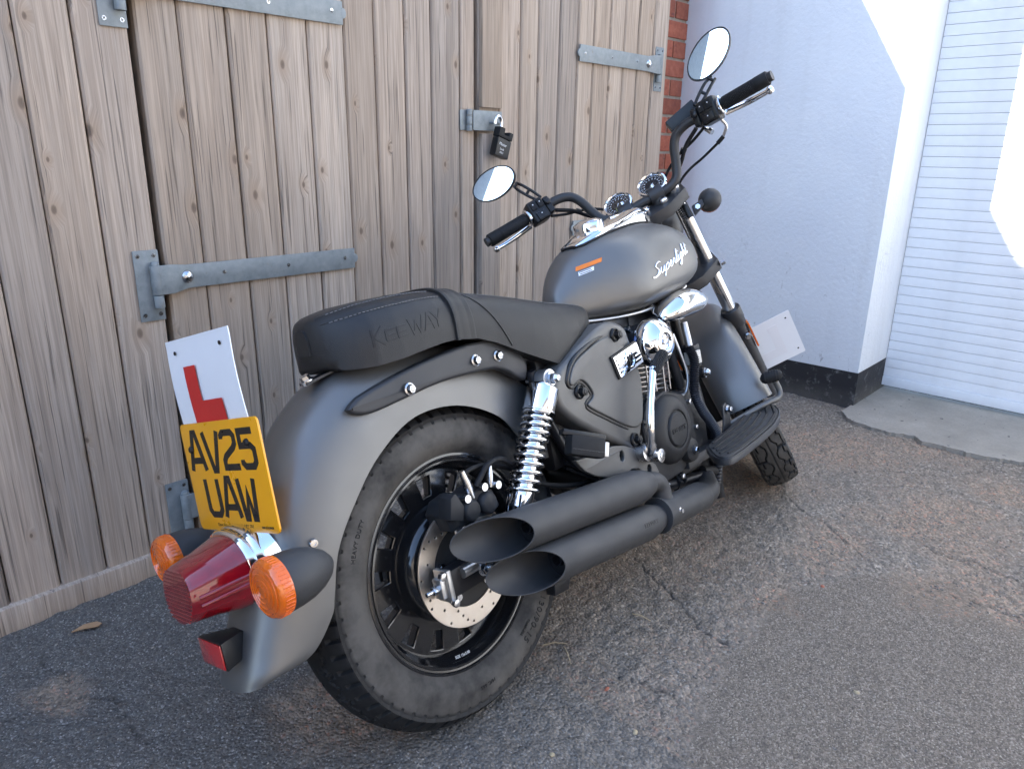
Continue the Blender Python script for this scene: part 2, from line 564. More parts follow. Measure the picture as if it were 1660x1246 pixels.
def plinth_mat():
    t = NT('worn_black_paint'); c = t.coord()
    f = t.noise(c, 26, 6, .7); f2 = t.noise(c, 7, 4, .6)
    m = t.ramp(f, [(.56, 0.0), (.70, .75)])
    col = t.mix(m, (.016, .016, .018), (.20, .20, .20))
    sp = t.N.new('ShaderNodeSeparateXYZ'); t.l(c, sp.inputs[0])
    low = t.math('MULTIPLY', t.ramp(sp.outputs[2], [(.0, 1.0), (.09, 0.0)]), t.ramp(f2, [(.3, .3), (.6, 1.0)]))
    t.color(t.mix(low, col, (.085, .080, .074))); t.set(Roughness=.7)
    t.bump(f, .5, .004)
    return t.m
M['plinth'] = plinth_mat()
M['roller'] = simple('white_roller_slat', (.78, .80, .82), .42, 0, .09, 5.0)

def brick_mat():
    t = NT('red_brick'); c = t.coord()
    oi = t.N.new('ShaderNodeObjectInfo')
    f = t.noise(c, 38, 5, .7)
    col = t.ramp(f, [(.3, (.25, .075, .048)), (.55, (.36, .115, .07)), (.8, (.42, .17, .12))])
    tint = t.ramp(oi.outputs['Random'], [(0, (.75, .72, .72)), (.5, (1, 1, 1)), (1, (1.15, 1.05, 1.0))])
    dark = t.ramp(t.noise(c, 17, 4, .7), [(.62, 0.0), (.7, .7)])
    t.color(t.mix(dark, t.mix(1.0, col, tint, 'MULTIPLY'), (.07, .04, .05)))
    t.set(Roughness=.85); t.bump(f, .5, .003)
    return t.m
M['brick'] = brick_mat()
M['mortar'] = simple('lime_mortar', (.33, .29, .24), .9, 0, .25, 30, .5, 160)
M['concrete'] = None

def concrete():
    t = NT('worn_concrete'); c = t.coord()
    f = t.noise(c, 5, 6, .65); f2 = t.noise(c, 120, 4, .6)
    col = t.ramp(f, [(.3, (.22, .198, .165)), (.7, (.33, .297, .25))])
    sp = t.ramp(t.noise(c, 38, 2, .4), [(.72, 0.0), (.76, .9)])
    t.color(t.mix(sp, t.mix(t.ramp(f2, [(.35, .0), (.7, .35)]), col, (.15, .14, .125)), (.05, .048, .045)))
    t.set(Roughness=.85); t.bump(t.math('ADD', f2, f), .35, .004)
    return t.m
M['concrete'] = concrete()

def asphalt():
    t = NT('old_asphalt'); c = t.coord()
    a1 = t.N.new('ShaderNodeAttribute'); a1.attribute_name = 'patch'     # newer tarmac repair
    a2 = t.N.new('ShaderNodeAttribute'); a2.attribute_name = 'brown'     # broken, gritty areas
    a3 = t.N.new('ShaderNodeAttribute'); a3.attribute_name = 'crack'
    ag = t.vor(c, 150); ag2 = t.vor(c, 330)
    sep = t.N.new('ShaderNodeSeparateColor'); t.l(ag.outputs['Color'], sep.inputs[0])
    sep2 = t.N.new('ShaderNodeSeparateColor'); t.l(ag2.outputs['Color'], sep2.inputs[0])
    big = t.noise(c, 2.6, 5, .6)
    old = t.ramp(big, [(.3, (.165, .137, .108)), (.7, (.240, .198, .153))])
    stone = t.ramp(sep.outputs[0], [(.0, (.085, .075, .066)), (.55, (.195, .172, .147)), (.80, (.280, .243, .203)), (.93, (.37, .30, .23)), (1.0, (.46, .41, .35))])
    old = t.mix(.62, old, stone)
    new = t.ramp(sep2.outputs[0], [(.0, (.120, .099, .079)), (.6, (.208, .172, .137)), (.92, (.30, .25, .20)), (1.0, (.39, .335, .27))])
    grit = t.ramp(sep.outputs[1], [(0, (.150, .118, .090)), (.5, (.25, .195, .146)), (.85, (.34, .26, .19)), (1.0, (.42, .22, .145))])
    col = t.mix(a1.outputs['Fac'], old, new)
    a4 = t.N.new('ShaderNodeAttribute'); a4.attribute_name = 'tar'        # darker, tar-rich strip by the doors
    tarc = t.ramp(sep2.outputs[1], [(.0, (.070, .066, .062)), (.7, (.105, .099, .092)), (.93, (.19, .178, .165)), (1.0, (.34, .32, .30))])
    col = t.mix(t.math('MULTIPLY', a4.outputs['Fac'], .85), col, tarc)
    col = t.mix(t.math('MULTIPLY', a2.outputs['Fac'], .75), col, grit)
    col = t.mix(t.math('MULTIPLY', a3.outputs['Fac'], .7), col, (.045, .040, .036))
    t.color(col)
    t.rough(t.ramp(big, [(.3, .82), (.7, .95)]))
    t.b.inputs['Specular IOR Level'].default_value = .15
    h1 = t.ramp(ag.outputs['Distance'], [(.0, 1.0), (.75, 0.0)])
    h2 = t.ramp(ag2.outputs['Distance'], [(.0, 1.0), (.7, 0.0)])
    h = t.N.new('ShaderNodeMix'); t.l(a1.outputs['Fac'], h.inputs[0]); t.l(h1, h.inputs[2]); t.l(t.math('MULTIPLY', h2, .9), h.inputs[3])
    t.bump(t.math('ADD', h.outputs[0], t.math('MULTIPLY', t.noise(c, 45, 4, .6), .9)), .75, .0045)
    return t.m
M['asphalt'] = asphalt()
# ================================================================ SETTING
# ---------------------------------------------------------------- ground
def seg_dist(x, y, pts):
    d = np.full(x.shape, 9.0)
    for (ax, ay), (bx_, by_) in zip(pts[:-1], pts[1:]):
        vx, vy = bx_-ax, by_-ay
        t = np.clip(((x-ax)*vx+(y-ay)*vy)/(vx*vx+vy*vy), 0, 1)
        d = np.minimum(d, np.hypot(x-ax-t*vx, y-ay-t*vy))
    return d
def in_poly(x, y, P):
    c = np.zeros(x.shape, bool); n = len(P)
    for i in range(n):
        (x1, y1), (x2, y2) = P[i], P[(i+1) % n]
        c ^= ((y1 > y) != (y2 > y)) & (x < (x2-x1)*(y-y1)/(y2-y1+1e-12)+x1)
    return c

PATCH = [(.994, .465), (1.291, .575), (1.552, .599), (1.766, .540), (1.956, .431), (2.007, .296), (1.899, .125), (1.80, -.35), (.55, -.35), (.80, .2)]
CRACKS = [[(1.517, .945), (1.475, .859), (1.454, .800), (1.412, .731), (1.378, .679), (1.362, .614), (1.361, .583)],
          [(1.098, .708), (1.114, .657), (1.122, .617), (1.134, .567)],
          [(.168, 1.469), (.214, 1.465), (.246, 1.453), (.307, 1.438), (.339, 1.378), (.332, 1.305), (.334, 1.211)],
          [(.284, 1.668), (.279, 1.587), (.304, 1.534), (.297, 1.475), (.246, 1.453)],
          [(2.223, .859), (2.160, .784), (2.113, .725), (2.081, .646), (2.015, .560), (1.959, .499)],
          [(2.178, .419), (2.140, .362), (2.159, .275), (2.146, .200), (2.112, .153)],
          [(1.935, .274), (1.950, .203), (1.955, .126)],
          [(2.45, .78), (2.62, .66), (2.70, .50), (2.86, .40)]]
BLOBS = [(2.293, .434, .09), (2.40, .40, .07), (2.486, .380, .06), (2.70, .32, .07), (2.019, .605, .09), (1.909, .585, .08), (2.243, .595, .06),
         (1.93, .30, .09), (2.06, .235, .09), (1.963, .153, .07), (1.610, .603, .05), (2.16, .30, .07), (.27, 1.48, .05),
         (2.75, .85, .16), (2.95, .62, .12), (2.25, .92, .06), (.68, 1.03, .10), (.60, 1.06, .08)]
x0, x1, y0, y1, st = -.35, 3.75, -.30, 1.96, .0072
gx = np.arange(x0, x1+st/2, st); gy = np.arange(y0, y1+st/2, st)
X, Y = np.meshgrid(gx, gy, indexing='ij')
wx = X + .14*(fbm(X, Y, 12, 4)-.45); wy = Y + .14*(fbm(X+5, Y+3, 12, 4)-.45)
patch = in_poly(wx, wy, PATCH).astype(float)
for _ in range(2):
    patch[1:-1, 1:-1] = (patch[1:-1, 1:-1]*2+patch[:-2, 1:-1]+patch[2:, 1:-1]+patch[1:-1, :-2]+patch[1:-1, 2:])/6
brown = np.zeros_like(X)
wx2 = X + .12*(fbm(X, Y, 14, 4)-.45); wy2 = Y + .12*(fbm(X+2, Y+8, 14, 4)-.45)
for bx_, by_, br in BLOBS:
    brown = np.maximum(brown, np.clip(1.6-np.hypot(wx2-bx_, wy2-by_)/br, 0, 1))
brown = np.clip(brown*(.55+.9*fbm(X, Y, 30, 3)) + .55*np.clip((fbm(X+9, Y, 3, 4)-.46)*6, 0, 1)*(1-patch)*(X > 1.0), 0, 1)
crack = np.zeros_like(X)
jx = X + .03*(fbm(X, Y, 28, 3)-.45); jy = Y + .03*(fbm(X+7, Y, 28, 3)-.45)
for c in CRACKS:
    wd = .0015 + .006*np.clip(fbm(X+1, Y+4, 16, 2)-.2, 0, 1)
    crack = np.maximum(crack, np.clip(1.4-seg_dist(jx, jy, c)/wd, 0, 1))
old = 1-patch
Z = old*(.012*(fbm(X, Y, 4, 2)-.375) + .009*(fbm(X, Y, 22, 3)-.44) + .0105*(fbm(X, Y, 62, 2)-.375)) + patch*(.0050*(fbm(X, Y, 75, 2)-.375) + .004*(fbm(X, Y, 7, 2)-.375) - .001)
Z = Z - .004*crack - .004*brown + .0015
edge = np.minimum(np.minimum(X-x0, x1-X), np.minimum(Y-y0, y1-Y))
Z = np.where(edge < .03, -.02, Z)
nx, ny = X.shape
V = np.stack([X, Y, Z], -1).reshape(-1, 3)
I = np.arange(nx*ny).reshape(nx, ny)
Q = np.stack([I[:-1, :-1], I[1:, :-1], I[1:, 1:], I[:-1, 1:]], -1).reshape(-1, 4)
far = np.array([(-60, -70, -.016), (70, -70, -.016), (70, 60, -.016), (-60, 60, -.016)], float)
me = bpy.data.meshes.new('ground')
nV = len(V)
me.from_pydata(np.vstack([V, far]).tolist(), [], Q.tolist() + [(nV, nV+1, nV+2, nV+3)])
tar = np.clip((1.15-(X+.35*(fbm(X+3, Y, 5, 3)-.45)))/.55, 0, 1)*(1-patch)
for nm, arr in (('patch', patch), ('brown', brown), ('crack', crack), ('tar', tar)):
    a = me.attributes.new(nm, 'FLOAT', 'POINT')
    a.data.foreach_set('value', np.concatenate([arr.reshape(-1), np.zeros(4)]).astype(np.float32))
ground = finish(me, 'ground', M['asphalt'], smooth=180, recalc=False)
ground['kind'] = 'structure'

def gz(x, y):
    i = int(round((x-x0)/st)); j = int(round((y-y0)/st))
    return float(Z[min(max(i, 0), nx-1), min(max(j, 0), ny-1)])

# loose grit: nobody could count it
mb = MB()
def pebble(mb, c, r, flat=.7):
    n = 6
    a0 = random.random()*6; el = random.uniform(.6, 1.4)
    V_ = [(c[0], c[1], c[2]+r*flat)]
    for lv, k in ((.35, .85), (-.25, 1.0)):
        for i in range(n):
            a = a0+i*2*PI/n; q = r*k*random.uniform(.75, 1.15)
            V_.append((c[0]+q*math.cos(a)*el, c[1]+q*math.sin(a)/el, c[2]+r*flat*lv*random.uniform(.7, 1.2)))
    F = [(0, 1+i, 1+(i+1) % n) for i in range(n)] + [(1+i, 1+n+i, 1+n+(i+1) % n, 1+(i+1) % n) for i in range(n)]
    mb.add(V_, F)
cnt = 0
while cnt < 5200:
    x = random.uniform(.05, 3.1); y = random.uniform(.02, 1.70)
    i = int((x-x0)/st); j = int((y-y0)/st)
    p = .10 + .9*brown[i, j] - .09*patch[i, j]
    if random.random() > p or x > 3.0: continue
    r = random.choice((.0012, .0016, .002, .0026, .0034)) * random.uniform(.8, 1.2)
    pebble(mb, (x, y, Z[i, j]+r*.15), r); cnt += 1
def grit_mat():
    t = NT('loose_grit'); c = t.coord()
    v = t.vor(c, 260)
    sep = t.N.new('ShaderNodeSeparateColor'); t.l(v.outputs['Color'], sep.inputs[0])
    t.color(t.ramp(sep.outputs[0], [(0, (.08, .074, .068)), (.5, (.17, .153, .135)), (.8, (.26, .22, .18)), (1, (.40, .36, .31))]))
    t.set(Roughness=.85); return t.m
g = mb.build('grit', grit_mat(), smooth=0); g['kind'] = 'stuff'
g['label'] = 'loose grit and fine stones lying on the asphalt'; g['category'] = 'grit'

# ---------------------------------------------------------------- concrete sill before the roller door
SILL = [(3.115, .981), (3.04, .93), (3.020, .897), (2.997, .822), (2.991, .752), (3.024, .674), (2.983, .634), (2.986, .55), (2.981, .468), (3.0, .38), (3.029, .311),
        (3.02, .1), (2.98, -.3), (3.0, -1.8), (3.62, -1.8), (3.62, .981)]
rag = []
for (ax, ay), (bx_, by_) in zip(SILL[:12], SILL[1:13]):
    for k in range(6):
        t_ = k/6
        rag.append((ax+(bx_-ax)*t_ + random.uniform(-.006, .006), ay+(by_-ay)*t_ + random.uniform(-.005, .005)))
rag += SILL[12:]
mb = MB().prism(rag, lambda a, b, d: (a, b, d), -.03, .014)
sill = mb.build('concrete_sill', M['concrete'], smooth=0, bevel=.004); sill['kind'] = 'structure'

# ---------------------------------------------------------------- wooden doors
YD = 1.79
def plank_mesh(name, xa, xb, z0, z1, parent, y=YD, th=.024, gap=.0035):
    w = xb-xa; b = .005
    xs = [xa+gap/2, xa+gap/2+b, xb-gap/2-b, xb-gap/2]
    yo = y + random.uniform(-.0015, .0015)
    prof = [(xs[0], yo+th), (xs[0], yo+b), (xs[1], yo), (xs[2], yo), (xs[3], yo+b), (xs[3], yo+th)]
    # slight bow along the height
    n = 5; ph = random.uniform(0, 6); am = random.uniform(.0, .0012)
    rings = []
    for k in range(n):
        z = z0+(z1-z0)*k/(n-1); dx = am*math.sin(ph+z*2.2)
        rings.append([(px+dx, py, z) for px, py in prof])
    MB().loft(rings).build(name, M['wood'], parent, smooth=0)

def screw(mb, x, y, z, r=.0055):
    mb.cyl((x, y+.001, z), (x, y-.0012, z), r, r*.85, 12)
def screw_slots(mb, x, y, z, r=.0032):
    a = random.uniform(0, PI)
    for k in (0, PI/2):
        Mx = np.array(((math.cos(a+k), 0, -math.sin(a+k)), (0, 1, 0), (math.sin(a+k), 0, math.cos(a+k))))
        mb.box((x, y-.0013, z), (r*2, .0008, .0012), Mx)

def hinge(parent, xp0, xp1, xs1, zc, sgn, hook=True):
    """plate xp0..xp1 on the frame, strap from the knuckle out to xs1; sgn=+1 strap runs to the right"""
    yp = YD-.004
    zt, zb = zc+.068, zc-.098
    h = MB()
    h.bx(min(xp0, xp1), max(xp0, xp1), yp, YD+.0, zb, zt)
    strap_h = h.build('hinge_plate', M['galv'], parent, smooth=30, bevel=.0012)
    s = MB(); screws = MB(); slots = MB()
    xk = (xp0+xp1)/2 + sgn*.014
    za, zb2 = zc-.029, zc+.027
    xa = xk
    # strap: cranked out of the knuckle, then flat to a rounded, notched tip
    yv = [(0, -.020), (.035, -.020), (.075, -.006), (.10, -.0055)]
    L = abs(xs1-xk)
    prof = [(xa+sgn*d, YD+yy) for d, yy in yv] + [(xs1, YD-.0055)]
    rings = []
    for i, (x, y) in enumerate(prof):
        rings.append([(x, y, za-.006*(i < 2)), (x, y-.005, za-.006*(i < 2)), (x, y-.005, zb2+.006*(i < 2)), (x, y, zb2+.006*(i < 2))])
    s.loft(rings)
    tip = []
    for k in range(9):
        a = -PI/2+PI*k/8
        tip.append((xs1+sgn*.011*math.cos(a), zc-.001+.013*math.sin(a)))
    tip = [(xs1-sgn*.004, zc-.014)] + tip + [(xs1-sgn*.004, zc+.012)]
    s.prism(tip, lambda a, b, d: (a, d, b), YD-.0108, YD-.0052)
    so = s.build('hinge_strap', M['galv'], parent, smooth=30, bevel=.0008)
    k = MB(); k.cyl((xk, YD-.014, zc-.035), (xk, YD-.014, zc+.033), .0125, n=20)
    k.cyl((xk, YD-.014, zc+.033), (xk, YD-.014, zc+.041), .009, .0075, n=20)
    k.cyl((xk, YD-.014, zc-.066), (xk, YD-.014, zc-.037), .0115, n=20)
    k.build('hinge_knuckle', M['galv'], so, smooth=40, bevel=.001)
    b = MB(); xb = xk+sgn*.072
    b.lathe([(.0165, 0), (.0155, .004), (.012, .0085), (.006, .0115), (.0, .0125)], (xb, YD-.0112, zc-.001), (0, -1, 0), 24)
    b.build('coach_bolt', M['steel'], so, smooth=60)
    for fr in (.30, .62, .94):
        screw(screws, xk+sgn*L*fr, YD-.0106, zc-.001+random.uniform(-.004, .004)); screw_slots(slots, xk+sgn*L*fr, YD-.011, zc-.001)
    for dx in (.010, .046):
        for dz in (.055, -.083):
            xx = min(xp0, xp1)+dx
            screw(screws, xx, yp, zc+dz); screw_slots(slots, xx, yp-.0004, zc+dz)
    screws.build('screw', M['steel'], so, smooth=40)
    slots.build('screw_slot', M['plateblack'], so, smooth=0)

# fixed panel on the left
panel = thing('timber_side_panel', 'fixed weathered timber panel left of the double doors', 'panel')
edges = [-1.07, -.965, -.86, -.755, -.65, -.545, -.44, -.335, -.23, -.125, -.02, .075, .175, .275, .378, .479, .584, .696]
for a, b in zip(edges[:-1], edges[1:]):
    plank_mesh('plank', a, b, .055, 2.06, panel)
MB().bx(-1.07, .702, YD-.016, YD+.05, -.012, .058).build('bottom_rail', M['wood'], panel, smooth=30, bevel=.004)
MB().bx(-1.07, .70, YD+.026, YD+.07, .0, 2.06).build('backing_frame', M['darkmetal'], panel, smooth=0)

ldoor = thing('wooden_door', 'weathered timber door leaf with strap hinges left of the padlock', 'door')
e2 = [.709, .805, .919, 1.024, 1.134, 1.245, 1.346, 1.452, 1.550, 1.667, 1.729]
for a, b in zip(e2[:-1], e2[1:]):
    plank_mesh('plank', a, b, .046, 2.05, ldoor)
MB().bx(.712, 1.727, YD+.026, YD+.06, .05, 2.04).build('ledge', M['wood'], ldoor, smooth=0)
for zc in (.748, 1.383, .162):
    hinge(ldoor, .637, .694, 1.238, zc, 1)

rdoor = thing('wooden_door', 'weathered timber door leaf beside the brick pier', 'door')
e3 = [1.741, 1.838, 1.938, 2.026, 2.137, 2.237, 2.329, 2.429, 2.518, 2.610, 2.716]
for a, b in zip(e3[:-1], e3[1:]):
    plank_mesh('plank', a, b, .046, 2.05, rdoor)
MB().bx(1.744, 2.714, YD+.026, YD+.06, .05, 2.04).build('ledge', M['wood'], rdoor, smooth=0)
MB().bx(1.744, 1.834, YD-.017, YD-.0005, 1.176, 2.05).build('cover_batten', M['wood'], rdoor, smooth=30, bevel=.003)
MB().bx(1.744, 1.834, YD-.017, YD-.0005, .05, 1.098).build('cover_batten', M['wood'], rdoor, smooth=30, bevel=.003)
for zc in (.768, 1.383, .17):
    hinge(rdoor, 2.792, 2.734, 2.238, zc, -1)
# hasp and staple
h = MB(); yh = YD-.019
h.bx(1.700, 1.828, yh-.0035, yh, 1.106, 1.166)
hs = h.build('hasp', M['galv'], rdoor, smooth=30, bevel=.001)
h = MB()
for za, zb in ((1.104, 1.122), (1.1235, 1.149), (1.1505, 1.168)):
    h.cyl((1.692, YD-.012, za), (1.692, YD-.012, zb), .0095, n=18)
h.bx(1.660, 1.690, YD-.004, YD-.001, 1.106, 1.166)
h.build('hasp_knuckle', M['galv'], hs, smooth=40, bevel=.0008)
st_ = [(1.776, yh-.003, 1.130), (1.776, yh-.020, 1.130), (1.786, yh-.028, 1.130), (1.803, yh-.028, 1.130), (1.812, yh-.020, 1.130), (1.812, yh-.003, 1.130)]
MB().tube(spline(st_, 4), .0042, 10).build('staple', M['galv'], hs, smooth=50)

# padlock hanging from the staple, tilted
pl = thing('padlock', 'black shrouded padlock hanging from the hasp on the doors', 'padlock', loc=(0, 0, 0))
PC = A3((1.796, YD-.050, 1.060)); ta = rad(-17)
pu = A3((math.cos(ta), 0, math.sin(ta))); pv = A3((-math.sin(ta), 0, math.cos(ta))); pn = A3((0, -1, 0))
PF = lambda a, b, d: PC + pu*a + pv*b + pn*d
body = [(-.031, -.036), (.031, -.036), (.031, .022), (-.031, .022)]
MB().prism(body, PF, -.014, .014).build('body', M['plastic'], pl, smooth=30, bevel=.004)
sh = MB()
sh.prism([(-.032, .0235), (.032, .0235), (.032, .049), (.015, .049), (.015, .035), (-.008, .035), (-.008, .054), (-.032, .054)], PF, -.0145, .0145)
sh.build('shroud', M['rubber'], pl, smooth=30, bevel=.003)
sk = [PF(-.018, .045, 0), PF(-.018, .064, 0), PF(-.023, .077, .0), PF(-.036, .083, .002), PF(-.049, .077, .004), PF(-.053, .064, .005), PF(-.051, .054, .005)]
MB().tube(spline(sk, 5), .0055, 12).build('shackle', M['chrome'], pl, smooth=60)
tx = MB()
for s_, yy, sz in (('Master', -.001, .0125), ('Lock', -.015, .0095), ('PRO', -.026, .0085)):
    q = text_mb(s_, sz, lambda a, b, d: PF(a-.006, b+yy, .0144+d), ext=.0002, align='CENTER', shear=.15)
    tx.add(q.v, q.f)
tx.build('lettering', M['silverink'], pl, smooth=0)

# jamb post right of the right leaf
jamb = thing('door_jamb', 'weathered timber jamb post between right door leaf and brick pier', 'post')
plank_mesh('plank', 2.720, 2.826, .0, 2.1, jamb)
MB().bx(2.724, 2.822, YD+.0245, YD+.145, .0, 2.1).build('post', M['wood'], jamb, smooth=0)

# ---------------------------------------------------------------- brick pier
pier = thing('brick_pier', 'narrow red brick pier with pale mortar beside the white wall', 'pier')
YB = 1.945
MB().bx(2.83, 3.216, YB+.006, YB+.20, -.02, 2.3).build('mortar', M['mortar'], pier, smooth=0)
brick_me = None
for k in range(28):
    z = .006+.0805*k
    xs = [(2.84, 3.003), (3.013, 3.221)] if k % 2 else [(2.84, 3.108), (3.118, 3.221)]
    for xa, xb in xs:
        dy = random.uniform(-.003, .002)
        MB().bx(xa, xb+(random.uniform(-.006, .001) if xb > 3.2 else 0), YB+dy, YB+.09, z, z+.0685).build('brick', M['brick'], pier, smooth=30, bevel=.004)

# ---------------------------------------------------------------- white wall with reveal and roller door
XW, XR, YC = 3.22, 3.58, .973
wall = thing('white_wall', 'white painted rendered wall with scuff marks right of the garage doors', 'wall')
w = MB()
out = [(XW, 2.20), (XW, YC), (XR+.05, YC), (XR+.05, 2.20)]
w.prism(out, lambda a, b, d: (a, b, d), .1505, 2.45)
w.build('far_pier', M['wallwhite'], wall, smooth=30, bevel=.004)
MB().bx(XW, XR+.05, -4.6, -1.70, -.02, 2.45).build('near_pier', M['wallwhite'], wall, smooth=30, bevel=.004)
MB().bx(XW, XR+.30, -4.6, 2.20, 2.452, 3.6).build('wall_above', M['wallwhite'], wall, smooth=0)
p_ = MB()
p_.prism([(XW-.002, 2.20), (XW-.002, YC-.002), (XR+.05, YC-.002), (XR+.05, 2.20)], lambda a, b, d: (a, b, d + (0.010*(1-(b-YC)/1.2) if d > .1 else 0)), -.03, .149)
p_.build('plinth', M['plinth'], wall, smooth=0)

roller = thing('roller_door', 'white slatted roller door recessed in the white wall', 'roller door')
PITCH = .0423
me = None
slat = []
n = 6
for k in range(n+1):
    t_ = k/n
    slat.append((XR - .0008*math.sin(PI*t_)**.5, .0008+(PITCH-.0016)*t_))
prof = slat + [(XR+.012, PITCH-.0008), (XR+.012, .0008)]
sm = MB(); ya, yb = YC-.002, -1.70
sm.loft([[(x, ya, z) for x, z in prof], [(x, yb, z) for x, z in prof]])
o0 = sm.build('slat', M['roller'], roller, smooth=40)
o0.location.z = .075
for k in range(1, 57):
    c = o0.copy(); COL.objects.link(c); c.parent = roller; c.location.z = .075+PITCH*k
MB().bx(XR-.007, XR+.02, -1.70, YC-.002, .032, .0745).build('bottom_bar', M['roller'], roller, smooth=30, bevel=.002)
MB().bx(XR+.014, XR+.03, -1.70, YC-.002, .03, 2.45).build('back_sheet', M['darkmetal'], roller, smooth=0)

# ---------------------------------------------------------------- the buildings that shade and light the yard (out of view)
garage = thing('garage_building', 'dark clad garage building above and behind the wooden doors', 'building')
cl = simple('dark_cladding', (.05, .05, .052), .6, 0, .2, 4)
g_ = MB(); g_.bx(-14.0, .20, YD+.06, 3.3, 2.065, 5.0); g_.build('upper_wall', cl, garage, smooth=0)
g_ = MB(); g_.bx(.202, 3.216, YD+.0, 6.0, 2.10, 2.56); g_.build('low_roof_edge', cl, garage, smooth=0)
MB().bx(-14.0, -1.08, YD, 3.3, -.02, 2.063).build('side_wall', cl, garage, smooth=0)
MB().bx(-1.07, 2.80, 3.0, 3.1, -.02, 2.06).build('inner_wall', cl, garage, smooth=0)
MB().bx(2.83, 3.216, YB+.21, 6.0, -.02, 2.098).build('flank_wall', cl, garage, smooth=0)

opp = thing('opposite_building', 'unseen sunlit pale rendered building across the yard behind the camera', 'building')  # unseen; nearness, size and tone set for the warm light it bounces back
pale = simple('pale_sunlit_render', (.46, .40, .33), .8, 0, .12, 2.0)
brk = simple('sunlit_brown_brick', (.36, .21, .13), .85, 0, .25, 9.0)
MB().bx(-9.0, 2.6, -13.0, -7.2, -.02, 4.4).build('wall', pale, opp, smooth=0)
MB().prism([(-9.3, 4.41), (2.9, 4.41), (2.3, 5.9), (-8.7, 5.9)], lambda a, b, d: (a, d, b), -12.6, -7.5).build('roof', simple('slate_roof', (.09, .085, .085), .7), opp, smooth=0)
for xx in (-7.5, -5.0, -2.5, 0.2):
    wf = MB().bx(xx, xx+1.1, -7.24, -7.19, 1.0, 2.3).build('window', M['white'], opp, smooth=0)
    MB().bx(xx+.06, xx+1.04, -7.188, -7.182, 1.06, 2.24).build('pane', M['dial'], wf, smooth=0)
opp2 = thing('brick_workshop', 'low brown brick workshop at the far side of the yard', 'building')
MB().bx(3.2, 9.5, -14.0, -9.0, -.02, 2.9).build('wall', brk, opp2, smooth=0)
MB().bx(3.0, 9.7, -14.1, -8.9, 2.91, 3.1).build('roof', M['darkmetal'], opp2, smooth=0)
MB().bx(4.4, 7.0, -9.02, -8.96, 0, 2.2).build('door', M['white'], opp2, smooth=0)
nb = thing('left_building', 'dark boarded building at the left end of the yard', 'building')
MB().bx(-14.0, -7.5, -7.0, -1.2, -.02, 3.2).build('wall', cl, nb, smooth=0)

# ---------------------------------------------------------------- bits on the ground
lf = MB(); lf.prism([(.352, 1.668), (.372, 1.656), (.398, 1.640), (.410, 1.649), (.404, 1.662), (.380, 1.670)], lambda a, b, d: (a, b, d+.006*math.sin((a-.35)*40)), .004, .0056)
tag(lf.build('dry_leaf', simple('tan_card', (.42, .25, .13), .7), smooth=0), 'tan dry leaf lying on the asphalt before the timber panel', 'leaf')
rg = MB().lathe([(.0035, 0), (.0075, 0), (.0075, .0018), (.0035, .0018)], (.610, 1.019, gz(.61, 1.019)+.001), (0, 0, 1), 24, closed=True)
tag(rg.build('metal_washer', simple('rusty_washer', (.22, .19, .16), .5, .6), smooth=40), 'small grey washer lying beside the rear tyre', 'washer')
straw = simple('dry_straw', (.42, .33, .20), .7)
for i, (a, b, lb) in enumerate([((1.295, .804), (1.308, .760), 'pale straw lying right of the lower exhaust silencer'),
                                ((1.062, .883), (1.102, .845), 'pale twig lying beside the rear tyre tread'),
                                ((1.086, .840), (1.056, .798), 'thin straw lying on asphalt in front of the rear tyre')]):
    p0 = A3((a[0], a[1], gz(*a)+.004)); p1 = A3((b[0], b[1], gz(*b)+.004)); md = (p0+p1)/2+A3((.002, .002, .003))
    tag(MB().tube([p0, md, p1], [.0011, .0014, .0008], 6).build('straw', straw, smooth=40), lb, 'straw', 'straws on the asphalt')
red = simple('red_stone', (.36, .12, .07), .8)
for i, (x, y, lb) in enumerate([(1.742, .527, 'small red stone on the edge of the smooth tarmac patch'), (1.402, .325, 'tan stone in the middle of the smooth tarmac patch'),
                                (.994, .591, 'brown stone near bottom edge, right of the tyre'), (.840, .668, 'pale stone at bottom edge below the tyre'),
                                (1.050, .698, 'reddish stone on a crack right of the tyre')]):
    m_ = MB(); pebble(m_, (x, y, gz(x, y)+.001), .0062, .6)
    tag(m_.build('stone', red if i in (0, 4) else straw, smooth=50), lb, 'stone', 'loose stones')
# ================================================================ MOTORCYCLE
psi, lean = rad(1.8), rad(16.0)
fw = A3((math.cos(psi), math.sin(psi), 0)); lf_ = A3((-math.sin(psi), math.cos(psi), 0)); zz = A3((0, 0, 1))
axl = lf_*math.cos(lean) - zz*math.sin(lean); upb = zz*math.cos(lean) + lf_*math.sin(lean)
BO = A3((.8227, .8603, .0025))
bike = thing('motorcycle', 'matte grey cruiser motorcycle with learner plates leaning on its stand before the doors', 'motorcycle')
bike.matrix_world = Matrix(((fw[0], axl[0], upb[0], BO[0]), (fw[1], axl[1], upb[1], BO[1]), (fw[2], axl[2], upb[2], BO[2]), (0, 0, 0, 1)))

# steering: everything on the fork is laid out straight ahead, then turned left about the steering axis
RAKE, STEER = .549, .6233
SA = A3((-math.sin(RAKE), 0, math.cos(RAKE))); SN = A3((math.cos(RAKE), 0, math.sin(RAKE))); SP = A3((.9603, 0, .9))
def stv(p):
    v = A3(p)-SP
    return SP + v*math.cos(STEER) + np.cross(SA, v)*math.sin(STEER) + SA*(SA @ v)*(1-math.cos(STEER))

WC = A3((0, 0, .3075))
